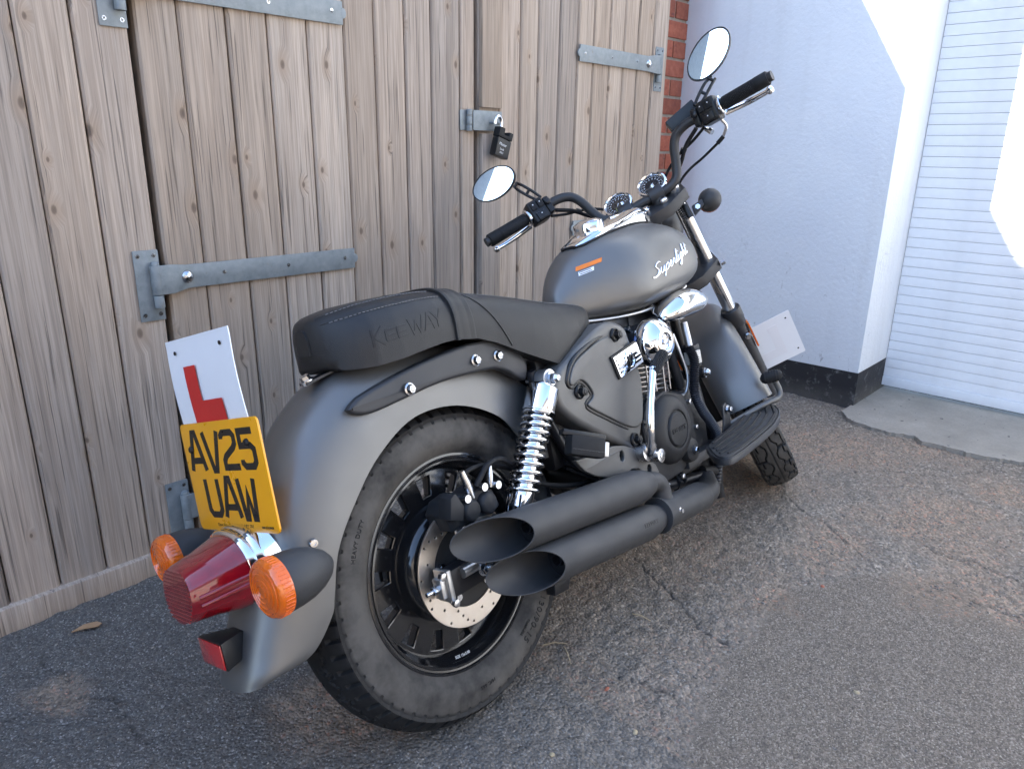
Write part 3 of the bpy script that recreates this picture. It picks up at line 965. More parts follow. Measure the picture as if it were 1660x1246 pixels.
# ---------------------------------------------------------------- tyres
def make_tyre(name, centre, R, hw, rb, yb, parent, groove, crown, xf=None, nth=720, tread_to=.052, dust=0.0):
    """R outer radius, hw half width, rb/yb bead; groove(theta, y) -> depth"""
    prof = []
    def sec(y):
        return R - crown*abs(y)**2.2
    ys = np.linspace(-tread_to, tread_to, 46)
    rs = sec(ys)
    rsh = rs[0]
    wall = [(rb, -yb), (rb+.006, -yb-.004), (rb+.018, -hw*.93), (rb+.034, -hw), (rb+.050, -hw*.995), (rsh-.016, -hw*.955), (rsh-.009, -(tread_to+hw*.9)/2-.0005), (rsh-.003, -tread_to-.0022)]
    pts = [(r, y, 1.0 if i < 6 else .15, 0) for i, (r, y) in enumerate(wall)]
    pts += [(r, y, dust, 1) for r, y in zip(rs, ys)]
    pts += [(r, -y, w_, 0) for r, y, w_, _ in reversed(pts[:len(wall)])]
    m = len(pts); th = np.arange(nth)*2*PI/nth
    r = np.array([p[0] for p in pts]); y = np.array([p[1] for p in pts]); wl_ = np.array([p[2] for p in pts])
    TH, Yg = np.meshgrid(th, y, indexing='ij')
    Rg = np.tile(r, (nth, 1)) - groove(TH, Yg)*(np.tile(r, (nth, 1)) > rsh-.0175)
    P = np.stack([centre[0]+Rg*np.cos(TH), centre[1]+Yg, centre[2]+Rg*np.sin(TH)], -1)
    I = np.arange(nth*m).reshape(nth, m); I2 = np.roll(I, -1, 0)
    F = np.stack([I[:, :-1], I2[:, :-1], I2[:, 1:], I[:, 1:]], -1).reshape(-1, 4)
    V = P.reshape(-1, 3)
    if xf: V = np.array([xf(p) for p in V])
    me = bpy.data.meshes.new(name); me.from_pydata(V.tolist(), [], F.tolist())
    G_ = groove(TH, Yg)
    a = me.attributes.new('wall', 'FLOAT', 'POINT'); a.data.foreach_set('value', (np.tile(wl_, (nth, 1))*((G_ < .001) | (np.tile(r, (nth, 1)) < rsh-.0175))).reshape(-1).astype(np.float32))
    return finish(me, name, M['tyre'], parent, smooth=32)

def groove_rear(TH, Yg):
    p = (TH/(2*PI)*62) % 1.0
    ay = np.abs(Yg)
    sh = (ay > .043) & (np.abs(p-.5) < .10)
    q = (TH/(2*PI)*31 + np.sign(Yg)*.25) % 1.0
    zig = .021 + .010*np.abs(2*np.abs(q-.5)*2-1)
    zg = np.abs(ay-zig) < .0019
    tr = (ay < .034) & (ay > .006) & (np.abs(q-.5-(ay-.02)*6) < .05)
    side = (ay > .0575)
    d = np.where(sh, .008, 0.0)
    d = np.where(sh & side, .005, d)
    d = np.maximum(d, np.where(zg | tr, .005, 0))
    return np.where(ay > .0625, 0, d)
def groove_front(TH, Yg):
    ay = np.abs(Yg); per = 26
    q = (TH/(2*PI)*per + np.where(Yg > 0, .5, 0)) % 1.0
    tri = 2*np.abs(q-.5)                      # 0 at middle, 1 at ends
    z1 = .012 + .011*np.clip((tri-.25)*2, 0, 1)
    g1 = np.abs(ay-z1) < .0022
    g2 = (ay > z1) & (ay < .050) & (np.abs(q-.02-(ay-.02)*4) % 1.0 < .09)
    z3 = .040 + .004*np.sign(q-.5)
    g3 = np.abs(ay-z3) < .0013
    g0 = ay < .0011
    return np.where(g1 | g2 | g3, .0065, 0) + np.where(g0, .0012, 0)

# ---------------------------------------------------------------- rear wheel
def ring_pts(r, n=64, ph=0): return [(r*math.cos(2*PI*k/n+ph), r*math.sin(2*PI*k/n+ph)) for k in range(n)]
def arc(r, a0, a1, n=6): return [(r*math.cos(a0+(a1-a0)*k/n), r*math.sin(a0+(a1-a0)*k/n)) for k in range(n+1)]
def wheel_rim(centre, rl, yl, nop, r_in, r_out, parent, name, xf=None, ph0=rad(-112), openw=.56):
    c = A3(centre)
    mb = MB()
    prof = [(rl, -yl), (rl, -yl+.003), (rl-.006, -yl+.007), (rl-.012, -yl+.002), (rl-.0145, -yl+.002), (rl-.0165, -yl+.006), (rl-.020, -yl+.020), (rl-.031, -.010),
            (rl-.031, .010), (rl-.020, yl-.020), (rl-.0165, yl-.006), (rl-.0145, yl-.002), (rl-.012, yl-.002), (rl-.006, yl-.007), (rl, yl-.003), (rl, yl),
            (rl-.010, yl), (rl-.008, yl-.012), (rl-.012, yl-.03), (rl-.012, -yl+.03), (rl-.008, -yl+.012), (rl-.010, -yl)]
    # outside faces the tyre; inner barrel runs lip to lip
    lip = [(rl+.001, -yl+.002), (rl+.0005, -yl-.0015), (rl-.004, -yl-.002), (rl-.0055, -yl+.001), (rl-.009, -yl+.0015), (rl-.0105, -yl-.0005), (rl-.0145, -yl-.0005),
           (rl-.0160, -yl+.002), (rl-.0185, -yl+.012), (rl-.0235, -yl+.018), (rl-.030, -.014), (rl-.030, .014), (rl-.0235, yl-.018), (rl-.0185, yl-.012), (rl-.0160, yl-.002), (rl-.0145, yl+.0005),
           (rl-.0105, yl+.0005), (rl-.009, yl-.0015), (rl-.0055, yl-.001), (rl-.004, yl+.002), (rl+.0005, yl+.0015), (rl+.001, yl-.002), (rl-.006, yl-.014), (rl-.012, 0), (rl-.006, -yl+.014)]
    mb.lathe(lip, c, (0, 1, 0), 96, closed=True)
    holes = []
    for k in range(nop):
        a = ph0+2*PI*k/nop; hw_o = PI/nop*openw; hw_i = hw_o*.80
        holes.append(arc(r_out, a-hw_o, a+hw_o, 6) + arc(r_in, a+hw_i, a-hw_i, 5))
    sp = plate2d(ring_pts(rl-.026, 96), holes, lambda a, b, d: (c[0]+a, c[1]+d, c[2]+b), -.011, .011, .0025)
    mb.add(sp.v, sp.f)
    mb.lathe([(.0, -.055), (.030, -.055), (.034, -.050), (.036, -.028), (.060, -.012), (.060, .012), (.036, .03), (.034, .05), (.0, .05)], c, (0, 1, 0), 48)
    if xf: mb.xf(xf)
    return mb.build(name, M['blackgloss'], parent, smooth=35)

rw = wheel_rim(WC, .2045, .048, 14, .128, .168, bike, 'rear_wheel', openw=.50)
make_tyre('tyre', WC, .3075, .0660, .203, .047, rw, groove_rear, 12.0, nth=744, tread_to=.0610)
# hub drum behind the disc
MB().lathe([(.03, -.044), (.090, -.044), (.100, -.040), (.108, -.030), (.112, -.018), (.114, -.011)], WC, (0, 1, 0), 72).build('hub_drum', M['blackgloss'], rw, smooth=40)
holes = []
for k in range(12):
    a = 2*PI*k/12
    for rr, da in ((.086, 0.0), (.094, .16), (.103, .28), (.109, .42)):
        if (k % 2 == 0) or rr in (.094, .109):
            holes.append([(rr*math.cos(a+da)+.0031*math.cos(t_), rr*math.sin(a+da)+.0031*math.sin(t_)) for t_ in [2*PI*q/10 for q in range(10)]])
inner = ring_pts(.0785, 72)
dsk = plate2d(ring_pts(.1150, 96), [inner] + holes, lambda a, b, d: (WC[0]+a, WC[1]+d, WC[2]+b), -.0745, -.0705, .0006)
bd = dsk.build('brake_disc', M['disc'], rw, smooth=35)
cr = MB()
cr.lathe([(.0, -.066), (.045, -.066), (.052, -.069), (.078, -.0715), (.080, -.0712), (.080, -.0690), (.05, -.062), (.03, -.050)], WC, (0, 1, 0), 64)
cr.build('disc_carrier', M['engine'], rw, smooth=40)
cb = MB()
for k in range(5):
    a = rad(20+72*k); p = WC+A3((.062*math.cos(a), -.071, .062*math.sin(a)))
    cb.cyl(p, p+A3((0, -.006, 0)), .0065, n=12)
    cb.cyl(p+A3((0, -.006, 0)), p+A3((0, -.0065, 0)), .0035, n=6)
cb.build('disc_bolt', M['steel'], rw, smooth=40)
# size marking moulded in the sidewall and printed on the rim
def on_wall(a, b, d, th0=rad(-62), r0=.246, y0=-.0662):
    th = th0 - a/r0        # reads clockwise, tops of the letters outwards
    r = r0 + b
    return WC + A3((r*math.cos(th), y0-d, r*math.sin(th)))
tm = text_mb('130/90-15', .022, lambda a, b, d: on_wall(a, b-.010, d, rad(-38)), ext=.0007, spacing=1.15)
t2 = text_mb('M/C 66S', .010, lambda a, b, d: on_wall(a, b, d, rad(-86), .239), ext=.0006, spacing=1.1); tm.add(t2.v, t2.f)
t2 = text_mb('TUBELESS', .008, lambda a, b, d: on_wall(a, b, d, rad(-52), .224, -.0640), ext=.0006, spacing=1.1); tm.add(t2.v, t2.f)
t2 = text_mb('HEAVY DUTY', .011, lambda a, b, d: on_wall(a, b, d, rad(158), .243), ext=.0006, spacing=1.1); tm.add(t2.v, t2.f)
tm.build('tyre_lettering', M['rubber'], rw, smooth=0)
rt = text_mb('SIZE 15x3.00', .007, lambda a, b, d: WC+A3(((.1815-b)*math.cos(rad(-104)+a/.18), -.0375-d+b*.3, (.1815-b)*math.sin(rad(-104)+a/.18))), ext=.0002)
rt.build('rim_lettering', M['silverink'], rw, smooth=0)

# ---------------------------------------------------------------- swing arm, axle, caliper
sa = MB()
for s in (-1, 1):
    y0, y1_ = s*.088, s*.118
    sa.prism([(-.078, .280), (-.078, .330), (.10, .334), (.50, .345), (.50, .300), (.10, .284)], lambda a, b, d: (a, d, b), y0, y1_)
sa.cyl((.46, -.12, .32), (.46, .12, .32), .026, n=20)
so = sa.build('swing_arm', M['darkmetal'], bike, smooth=30, bevel=.004)
ad = MB(); ad.bx(-.088, -.078, -.121, -.084, .276, .334); ad.bx(-.088, -.080, .084, .121, .276, .334)
ad.bx(-.100, -.088, -.114, -.092, .286, .322)
ad.build('chain_adjuster', M['brushed'], so, smooth=30, bevel=.002)
ab = MB()
ab.hexnut((-.100, -.103, .305), (-.112, -.103, .305), .008); ab.cyl((-.112, -.103, .305), (-.126, -.103, .305), .0042, n=12)
ab.hexnut((-.100, -.118, .330), (-.100, -.128, .330), .0075); ab.hexnut((-.085, -.12, .276), (-.085, -.13, .276), .0075)
ab.cyl((0, -.118, .3075), (0, -.122, .3075), .0175, n=20); ab.hexnut((0, -.122, .3075), (0, -.136, .3075), .0145); ab.cyl((0, -.136, .3075), (0, -.146, .3075), .0075, n=14)
ab.build('axle_nut', M['steel'], so, smooth=30, bevel=.0008)
sp_ = MB(); sp_.cyl((0.0, -.07, .3075), (0, -.088, .3075), .022, n=24); sp_.cyl((-.02, -.122, .318), (-.055, -.122, .318), .010, n=16)
sp_.build('axle_spacer', M['brushed'], so, smooth=40)

cal = MB()
cal.prism([(-.045, .386), (-.055, .420), (-.040, .440), (-.010, .446), (.015, .438), (.045, .444), (.070, .430), (.082, .395), (.060, .384), (.02, .392)], lambda a, b, d: (a, d, b), -.108, -.050)
caln = cal.build('brake_caliper', M['engine'], bike, smooth=30, bevel=.006, seg=3)
cp = MB()
for x in (.002, .046):
    cp.lathe([(.0, .016), (.016, .015), (.0205, .010), (.0215, 0)], (x, -.107, .412), (0, -1, 0), 28)
cp.prism([(-.058, .416), (-.048, .452), (-.036, .458), (-.022, .430), (-.030, .405)], lambda a, b, d: (a, d, b), -.126, -.092)
cp.build('caliper_housing', M['engine'], caln, smooth=35, bevel=.002)
cbt = MB()
for x, z, l_ in ((-.034, .386, .024), (.056, .376, .016)):
    cbt.cyl((x, -.112, z), (x, -.128, z), .0105, n=18); cbt.hexnut((x, -.128, z), (x, -.128-l_*.5, z), .0085); cbt.cyl((x, -.128-l_*.5, z), (x, -.130-l_*.55, z), .0045, n=8)
cbt.build('caliper_bolt', M['steel'], caln, smooth=30, bevel=.0006)
cb2 = MB()
for x, z in ((-.006, .437), (.040, .444), (.075, .437)):
    cb2.cyl((x, -.110, z), (x, -.122, z), .0075, n=14); cb2.cyl((x, -.122, z), (x, -.1222, z), .004, n=10)
cb2.tube([(.014, -.108, .432), (.008, -.110, .462), (.002, -.110, .486)], [.008, .008, .0055], 12)
cb2.tube([(.066, -.108, .436), (.070, -.110, .462), (.074, -.110, .478)], [.006, .006, .0035], 12)
cb2.build('bleed_fitting', M['steel'], caln, smooth=35)
ho = MB()
ho.tube(spline([(.030, -.108, .448), (.048, -.110, .464), (.066, -.112, .478), (.105, -.110, .478), (.15, -.100, .445), (.20, -.095, .40), (.30, -.10, .36), (.42, -.09, .34)], 6), .0055, 10)
ho.tube(spline([(.004, -.108, .478), (.04, -.100, .480), (.09, -.09, .470), (.16, -.08, .44)], 5), .0045, 8)
ho.build('brake_hose', M['rubber'], caln, smooth=50)

# ---------------------------------------------------------------- rear shock absorber (right and left)
def shock(s):
    top = A3((.252, s*.128, .600)); bot = A3((.083, s*.128, .335))
    d = (bot-top); L = np.linalg.norm(d); d /= L
    at = lambda t: top+d*t
    mb = MB(); mb.cyl(at(.02), at(.068), .0325, n=32); mb.lathe([(.0325, 0), (.030, -.004), (.012, -.006)], at(.02), d, 32)
    mb.cyl(at(.068), at(.071), .0345, n=32)
    so = mb.build('shock_absorber', M['chrome'], bike, smooth=40, bevel=.001)
    inner = MB(); inner.cyl(at(.06), at(.245), .0195, n=24); inner.cyl(at(.225), at(.262), .0235, n=24)
    inner.build('damper_body', M['chrome'], so, smooth=40)
    lo = MB(); u = np.cross(A3((0, 1, 0)), d)
    for sg in (-1, 1):
        lo.prism([(-.021, 0), (.021, 0), (.014, .075), (-.014, .075)], lambda a, b, q, sg=sg: at(.24+b)+u*a+A3((0, q, 0)), sg*.020, sg*.012)
    lo.prism([(-.021, 0), (.021, 0), (.017, .04), (-.017, .04)], lambda a, b, q: at(.24+b)+u*a+A3((0, q, 0)), -.0119, .0119)
    lo.build('clevis', M['chrome'], so, smooth=30, bevel=.002)
    path = []; turns = 10.6; n = int(turns*22)
    uu, vv, _ = ortho(d)
    for k in range(n+1):
        t_ = k/n; a = 2*PI*turns*t_
        # closer wound at the top
        q = .072 + .165*(t_**1.12)
        R_ = .0282
        path.append(at(q)+(uu*math.cos(a)+vv*math.sin(a))*R_)
    MB().tube(path, .0044, 8).build('spring', M['chrome'], so, smooth=60)
    ey = MB(); ey.cyl(top+A3((0, -s*.012, 0)), top+A3((0, s*.014, 0)), .0195, n=24); ey.cyl(at(.0), at(.022), .011, n=16)
    ey.build('top_eye', M['brushed'], so, smooth=40, bevel=.001)
    nt = MB(); nt.cyl(top+A3((0, s*.014, 0)), top+A3((0, s*.019, 0)), .0145, n=18); nt.lathe([(.0115, 0), (.0115, .010), (.009, .014), (.006, .018), (.0, .019)], top+A3((0, s*.019, 0)), (0, s, 0), 6)
    nt.cyl(top+A3((0, -s*.012, 0)), top+A3((0, -s*.045, 0)), .010, n=14)
    nt.build('top_nut', M['steel'], so, smooth=30)
shock(-1); shock(1)

# ---------------------------------------------------------------- rear mudguard
P_ = [(.305, .585), (.25, .655), (.17, .690), (.05, .716), (-.08, .722), (-.18, .700), (-.265, .640), (-.325, .555), (-.370, .455), (-.397, .390), (-.425, .325), (-.436, .300), (-.442, .283)]
E_ = [(.285, .452), (.262, .432), (.196, .488), (.142, .552), (.045, .598), (-.060, .603), (-.150, .560), (-.215, .500), (-.262, .440), (-.285, .375), (-.297, .345), (-.340, .303), (-.395, .290)]
W_ = [.080, .084, .088, .090, .090, .090, .090, .090, .090, .088, .086, .080, .062]
Ps = spline([(a, 0, b) for a, b in P_], 6); Es = spline([(a, w, b) for (a, b), w in zip(E_, W_)], 6)
rings = []
def fender_pt(P, E, s):
    """s -1..1 across the guard"""
    a = abs(s)*PI/2; n_ = 2.7
    ky = math.sin(a)**(2/n_); kd = 1-math.cos(a)**(2/n_)
    return A3((P[0]+(E[0]-P[0])*kd, math.copysign(E[1]*ky, s), P[2]+(E[2]-P[2])*kd))
for P, E in zip(Ps, Es):
    rings.append([fender_pt(P, E, -1+2*k/40) for k in range(41)])
fend = MB().loft(rings, closed=False, caps=False).build('rear_mudguard', M['paint'], bike, smooth=60, solid=.0022)
fb = MB(); p = A3((-.300, -.0885, .467))
fb.lathe([(.0075, 0), (.0075, .002), (.006, .0045), (.003, .0048), (.003, .0030), (.0, .0030)], p, (-.25, -1, 0), 24)
fb.build('mudguard_bolt', M['steel'], fend, smooth=40)
# support strut
so_ = [(-.192, .648), (-.178, .658), (-.152, .668), (-.058, .688), (.054, .702), (.110, .704), (.153, .700), (.190, .687), (.215, .668), (.237, .640), (.226, .606), (.200, .618), (.175, .634), (.138, .646), (.041, .650), (-.02, .647), (-.079, .640), (-.147, .632), (-.178, .637)]
def strut_y(a): return -.0935 - .010*min(1, max(0, (a+.20)/.12))
st2 = MB()
cen = np.mean(np.array(so_), 0)
sm_ = [tuple(p[[0, 2]]) for p in spline([(a, 0, b) for a, b in so_ + so_[:1]], 4)[:-1]]
n = len(sm_)
def inset(pts, k):
    P = np.array(pts); out = []
    for i in range(len(P)):
        t_ = P[(i+1) % len(P)]-P[i-1]; t_ /= np.linalg.norm(t_)+1e-9
        out.append(tuple(P[i]+k*np.array((-t_[1], t_[0]))))
    return out
def signed(pts):
    P = np.array(pts); return np.sum(P[:, 0]*np.roll(P[:, 1], -1)-np.roll(P[:, 0], -1)*P[:, 1])
def dome_panel(pts, y_in, y_edge, y_face, ins, name, mat, parent, yfun=None, n_in=2):
    """panel with rounded edge: outline at y_in, y_edge then inset to y_face"""
    sg = 1 if signed(pts) > 0 else -1
    levels = [(0, y_in), (0, y_edge)]
    for k in range(1, 5):
        a = k/4*PI/2
        levels.append((ins*(1-math.cos(a)), y_edge+(y_face-y_edge)*math.sin(a)))
    rings = [[A3((a, (yfun(a, b, y) if yfun else y), b)) for a, b in (inset(pts, sg*k) if k else pts)] for k, y in levels]
    return MB().loft(rings).build(name, mat, parent, smooth=40)
st_o = dome_panel(sm_, 0, 1, 2, .007, 'mudguard_strut', M['strut'], fend, yfun=lambda a, b, k: (-.083 - .030*min(1, max(0, (a-.05)/.15))*0 if k == 0 else strut_y(a)+.006*(2-k)))
bo = MB()
for x, z in ((-.069, .654), (.097, .671), (.157, .668)):
    q = A3((x, strut_y(x)-.0002, z))
    bo.lathe([(.0115, 0), (.0115, .0018), (.0085, .003)], q, (0, -1, 0), 24); bo.hexnut(q+A3((0, -.003, 0)), q+A3((0, -.009, 0)), .0072); bo.cyl(q+A3((0, -.009, 0)), q+A3((0, -.0098, 0)), .0045, .003, n=12)
bo.build('strut_bolt', M['steel'], st_o, smooth=30, bevel=.0005)
# seat bracket at the back
br = MB(); br.prism([(-.215, -.012), (-.215, .012), (-.150, .012), (-.150, -.012)], lambda a, b, d: (a, b-.02, .698+(a+.215)*.20+d), .0, .004)
sbk = br.build('seat_bracket', M['darkmetal'], fend, smooth=30)
br = MB(); q = A3((-.207, -.02, .704)); br.hexnut(q, q+A3((-.004, 0, .009)), .0085); br.cyl(q+A3((-.001, 0, .002)), q+A3((.001, 0, -.004)), .0115, n=18)
br.build('bracket_bolt', M['steel'], sbk, smooth=30)

# ---------------------------------------------------------------- seat
ST = [(-.186, .742, .786, .018), (-.183, .728, .797, .036), (-.175, .716, .803, .056), (-.161, .709, .808, .075), (-.140, .706, .812, .093), (-.115, .705, .816, .107), (-.07, .708, .819, .117), (-.02, .714, .820, .122), (.02, .718, .819, .124), (.06, .718, .815, .124), (.10, .712, .808, .124), (.15, .694, .799, .126),
      (.20, .668, .790, .131), (.25, .644, .779, .137), (.30, .622, .767, .140), (.35, .622, .755, .138), (.40, .640, .745, .130), (.44, .660, .737, .117), (.48, .678, .729, .096), (.51, .690, .724, .070), (.53, .700, .719, .038)]
SX = np.array([s[0] for s in ST])
def seat_at(x):
    return [np.interp(x, SX, [s[k] for s in ST]) for k in (1, 2, 3)]
def seat_ring(x, grow=0.0, n=36, dz=0.0):
    zb, zt, w = seat_at(x); w += grow
    out = []
    for k in range(n+1):
        a = PI*k/n; c_, s_ = math.cos(a), math.sin(a)
        yy = -w*math.copysign(abs(c_)**(2/3.6), c_)
        kz = abs(s_)**(2/2.9)
        # sides pull in a little towards the base
        yy *= 1 - .07*(1-kz)
        out.append(A3((x, yy, zb-grow*.3 + (zt-zb+grow*1.3)*kz)))
    return out
def seat_y(x, z):
    zb, zt, w = seat_at(x); kz = min(1, max(0, (z-zb)/(zt-zb)))
    s_ = kz**(2.9/2); c_ = math.sqrt(max(0, 1-s_*s_))
    return -(w*c_**(2/3.6))*(1-.07*(1-kz))
xs = np.unique(np.concatenate([SX, np.linspace(-.19, .5, 60)]))
seat = MB().loft([seat_ring(x) for x in xs]).build('seat', M['leather'], bike, smooth=50)
# strap across the seat
bx_ = [seat_ring(x, g_) for x, g_ in ((.0495, .0), (.050, .005), (.055, .0065), (.060, .0045), (.066, .0055), (.080, .0055), (.086, .0045), (.091, .0065), (.096, .005), (.0965, .0))]
MB().loft(bx_).build('seat_strap', M['leather'], seat, smooth=50)
def seam(fn, r=.0011):
    return MB().tube([fn(t_/40) for t_ in range(41)], r, 6)
thr = simple('grey_thread', (.16, .16, .165), .6)
sm1 = MB()
for z_off, x_a, x_b in ((.82, -.165, .048), (.955, -.16, .048), (.80, .098, .098), (.93, .10, .50)):
    if x_a == x_b: continue
    k = 0
    L = int((x_b-x_a)/.007)
    for k in range(L):
        seg_ = []
        for t_ in (k, k+.62):
            x = x_a+.007*t_; zb, zt, w = seat_at(x); z = zb+(zt-zb)*z_off
            seg_.append((x, seat_y(x, z)-.0006, z+.0006))
        sm1.tube(seg_, .0009, 5)
sm1.build('stitching', thr, seat, smooth=60)['kind'] = 'stuff'
sm2 = MB()
pip = []
for t_ in range(25):
    u_ = t_/24; x = .100+.085*u_**.75; zb, zt, w = seat_at(x); z = zt-.008-(zt-.008-zb-.006)*u_
    pip.append((x, seat_y(x, z)-.0004, z))
sm2.tube(pip, .0016, 7)
for zo in (.835, .965):
    sm2.tube([(x, seat_y(x, seat_at(x)[0]+(seat_at(x)[1]-seat_at(x)[0])*zo)-.0002, seat_at(x)[0]+(seat_at(x)[1]-seat_at(x)[0])*zo+.0003) for x in np.linspace(-.175, .048, 40)], .0012, 6)
sm2.build('piping', M['leather'], seat, smooth=60)
# maker's name embossed in the pillion side
from mathutils.bvhtree import BVHTree
_bv = BVHTree.FromPolygons([tuple(v.co) for v in seat.data.vertices], [tuple(p.vertices) for p in seat.data.polygons])
def seat_text(a, b, d):
    x = -.118+a; z = .736+b+a*.085
    hit = _bv.ray_cast(Vector((x, -1.0, z)), Vector((0, 1, 0)))[0]
    return A3((x, (hit.y if hit else seat_y(x, z))-d, z))
kt = MB()
w_ = .0034
def kst(pts): 
    for (a0_, b0_), (a1_, b1_) in zip(pts[:-1], pts[1:]):      # short pieces so the letters follow the padding
        n_ = max(1, int(math.hypot(a1_-a0_, b1_-b0_)/.004))
        stroke(kt, [(a0_+(a1_-a0_)*k/n_, b0_+(b1_-b0_)*k/n_) for k in range(n_+1)], w_, seat_text, -.0004, .0008)
H_ = .030
ox = 0.0
kst([(0, 0), (0, H_)]); kst([(.019, H_), (.002, H_*.5), (.020, 0)])
ox = .024
for q in range(2):
    o_ = ox+q*.022
    kst([(o_+.018, .004), (o_, .004)]); kst([(o_, .004), (o_, H_*.72)]); kst([(o_, H_*.72), (o_+.018, H_*.72)]); kst([(o_+.001, H_*.40), (o_+.017, H_*.40)])
o_ = .070; kst([(o_, H_), (o_+.008, 0), (o_+.015, H_*.8), (o_+.022, 0), (o_+.031, H_)])
o_ = .101; kst([(o_, 0), (o_+.013, H_), (o_+.022, 0)]); kst([(o_+.006, H_*.35), (o_+.020, H_*.35)])
o_ = .122; kst([(o_, H_), (o_+.011, H_*.45), (o_+.022, H_)]); kst([(o_+.011, H_*.45), (o_+.010, 0)])
kt.build('seat_lettering', simple('embossed_vinyl', (.013, .013, .014), .44, 0, .1, 20, spec=.36), seat, smooth=30)

# ---------------------------------------------------------------- fuel tank
TK = [(.462, .716, .735, .012), (.47, .700, .765, .028), (.50, .686, .805, .050), (.53, .680, .832, .068), (.56, .677, .850, .086), (.60, .674, .867, .109), (.64, .673, .879, .130), (.69, .674, .888, .148), (.75, .679, .895, .158), (.81, .687, .898, .160),
      (.87, .700, .895, .155), (.92, .716, .885, .142), (.955, .735, .868, .118), (.98, .762, .847, .082), (.992, .785, .822, .036), (.995, .802, .808, .010)]
TX = np.array([s[0] for s in TK])
def tank_at(x): return [np.interp(x, TX, [s[k] for s in TK]) for k in (1, 2, 3)]
def tank_ring(x, n=56):
    zb, zt, w = tank_at(x); zm = zb+(zt-zb)*.36; out = []
    for k in range(n):
        a = 2*PI*k/n; c_, s_ = math.cos(a), math.sin(a)
        hz = (zt-zm) if s_ >= 0 else (zm-zb)
        e = 2.15 if s_ >= 0 else 2.9
        out.append(A3((x, -w*math.copysign(abs(c_)**(2/e), c_), zm+hz*math.copysign(abs(s_)**(2/e), s_))))
    return out
def tank_y(x, z):
    zb, zt, w = tank_at(x); zm = zb+(zt-zb)*.36
    if z >= zm: e, k = 2.15, (z-zm)/(zt-zm)
    else: e, k = 2.9, (zm-z)/(zm-zb)
    k = min(.999, k)
    return -w*(1-k**e)**(1/e)
def tank_top(x, y):
    zb, zt, w = tank_at(x); zm = zb+(zt-zb)*.36; k = min(.999, abs(y)/w)
    return zm+(zt-zm)*(1-k**2.15)**(1/2.15)
def sm_stations(X_, n=5):
    out = []
    for a, b in zip(X_[:-1], X_[1:]): out += list(np.linspace(a, b, n, endpoint=False))
    return out+[X_[-1]]
# smooth interpolation of the station table
_tk = spline([(*s[:3],) for s in TK], 5); _tw = spline([(s[0], s[3], 0) for s in TK], 5)
TK = [(a[0], a[1], a[2], max(.004, b[1])) for a, b in zip(_tk, _tw)]
TX = np.array([s[0] for s in TK])
_st = spline([(*s[:3],) for s in ST], 3)
tank = MB().loft([tank_ring(s[0]) for s in TK]).build('fuel_tank', M['paint'], bike, smooth=70)
fl = MB()
for s in (-1, 1):
    path = []
    for x in np.linspace(.50, .90, 40):
        zb, zt, w = tank_at(x); z = zb+.010
        path.append((x, -s*(tank_y(x, z))*1.0, z-.008))
    fl.tube(path, .0042, 8)
fl.build('tank_seam', M['brushed'], tank, smooth=60)
# chrome console along the top with the filler cap
CS = [(.575, .018, .004), (.590, .031, .008), (.625, .043, .012), (.68, .050, .015), (.73, .052, .018), (.78, .049, .025), (.82, .046, .034), (.855, .043, .042), (.880, .041, .046), (.895, .038, .044)]
rings = []
for x, w, h in CS:
    ring = []
    for k in range(25):
        a = PI*k/24; c_, s_ = math.cos(a), math.sin(a)
        yy = -w*math.copysign(abs(c_)**.5, c_)
        base = tank_top(x, yy)-.004
        ring.append(A3((x, yy, base+(h+.004)*abs(s_)**.55)))
    rings.append(ring)
con = MB().loft(rings).build('tank_console', M['chrome'], tank, smooth=40)
sk_ = []
for x, w, h in CS:
    sk_.append((x, w+.0035))
sk = MB()
for s in (-1, 1):
    sk.tube([(x, s*w, tank_top(x, w)+.0015) for x, w in sk_], .0038, 8)
sk.tube([(CS[0][0]-.002, y, tank_top(CS[0][0], y)+.0015) for y in np.linspace(-.0195, .0195, 7)], .0038, 8)
sk.build('console_gasket', M['rubber'], con, smooth=60)
cpz = tank_top(.672, 0)
cap = MB(); cap.lathe([(.0385, -.012), (.0385, .012), (.037, .0155), (.033, .0175), (.031, .0175), (.0295, .019), (.022, .0225), (.012, .0240), (.0, .0242)], (.668, 0, cpz+.013), (-.12, 0, 1), 40)
cap.build('filler_cap', M['chrome'], con, smooth=40)
ks = MB(); ks.prism([(.775, -.012), (.815, -.007), (.826, 0), (.815, .007), (.775, .012), (.768, 0)], lambda a, b, d: (a, b, tank_top(a, 0)+.020+(a-.77)*.16+d), -.004, .006)
ks.build('key_cover', M['chrome'], con, smooth=35, bevel=.002)
cbz = MB(); q = A3((.617, 0, tank_top(.617, 0)+.0075)); cbz.lathe([(.0055, 0), (.0055, .003), (.003, .0045), (.0, .0045)], q, (-.2, 0, 1), 16); cbz.build('console_bolt', M['steel'], con, smooth=40)
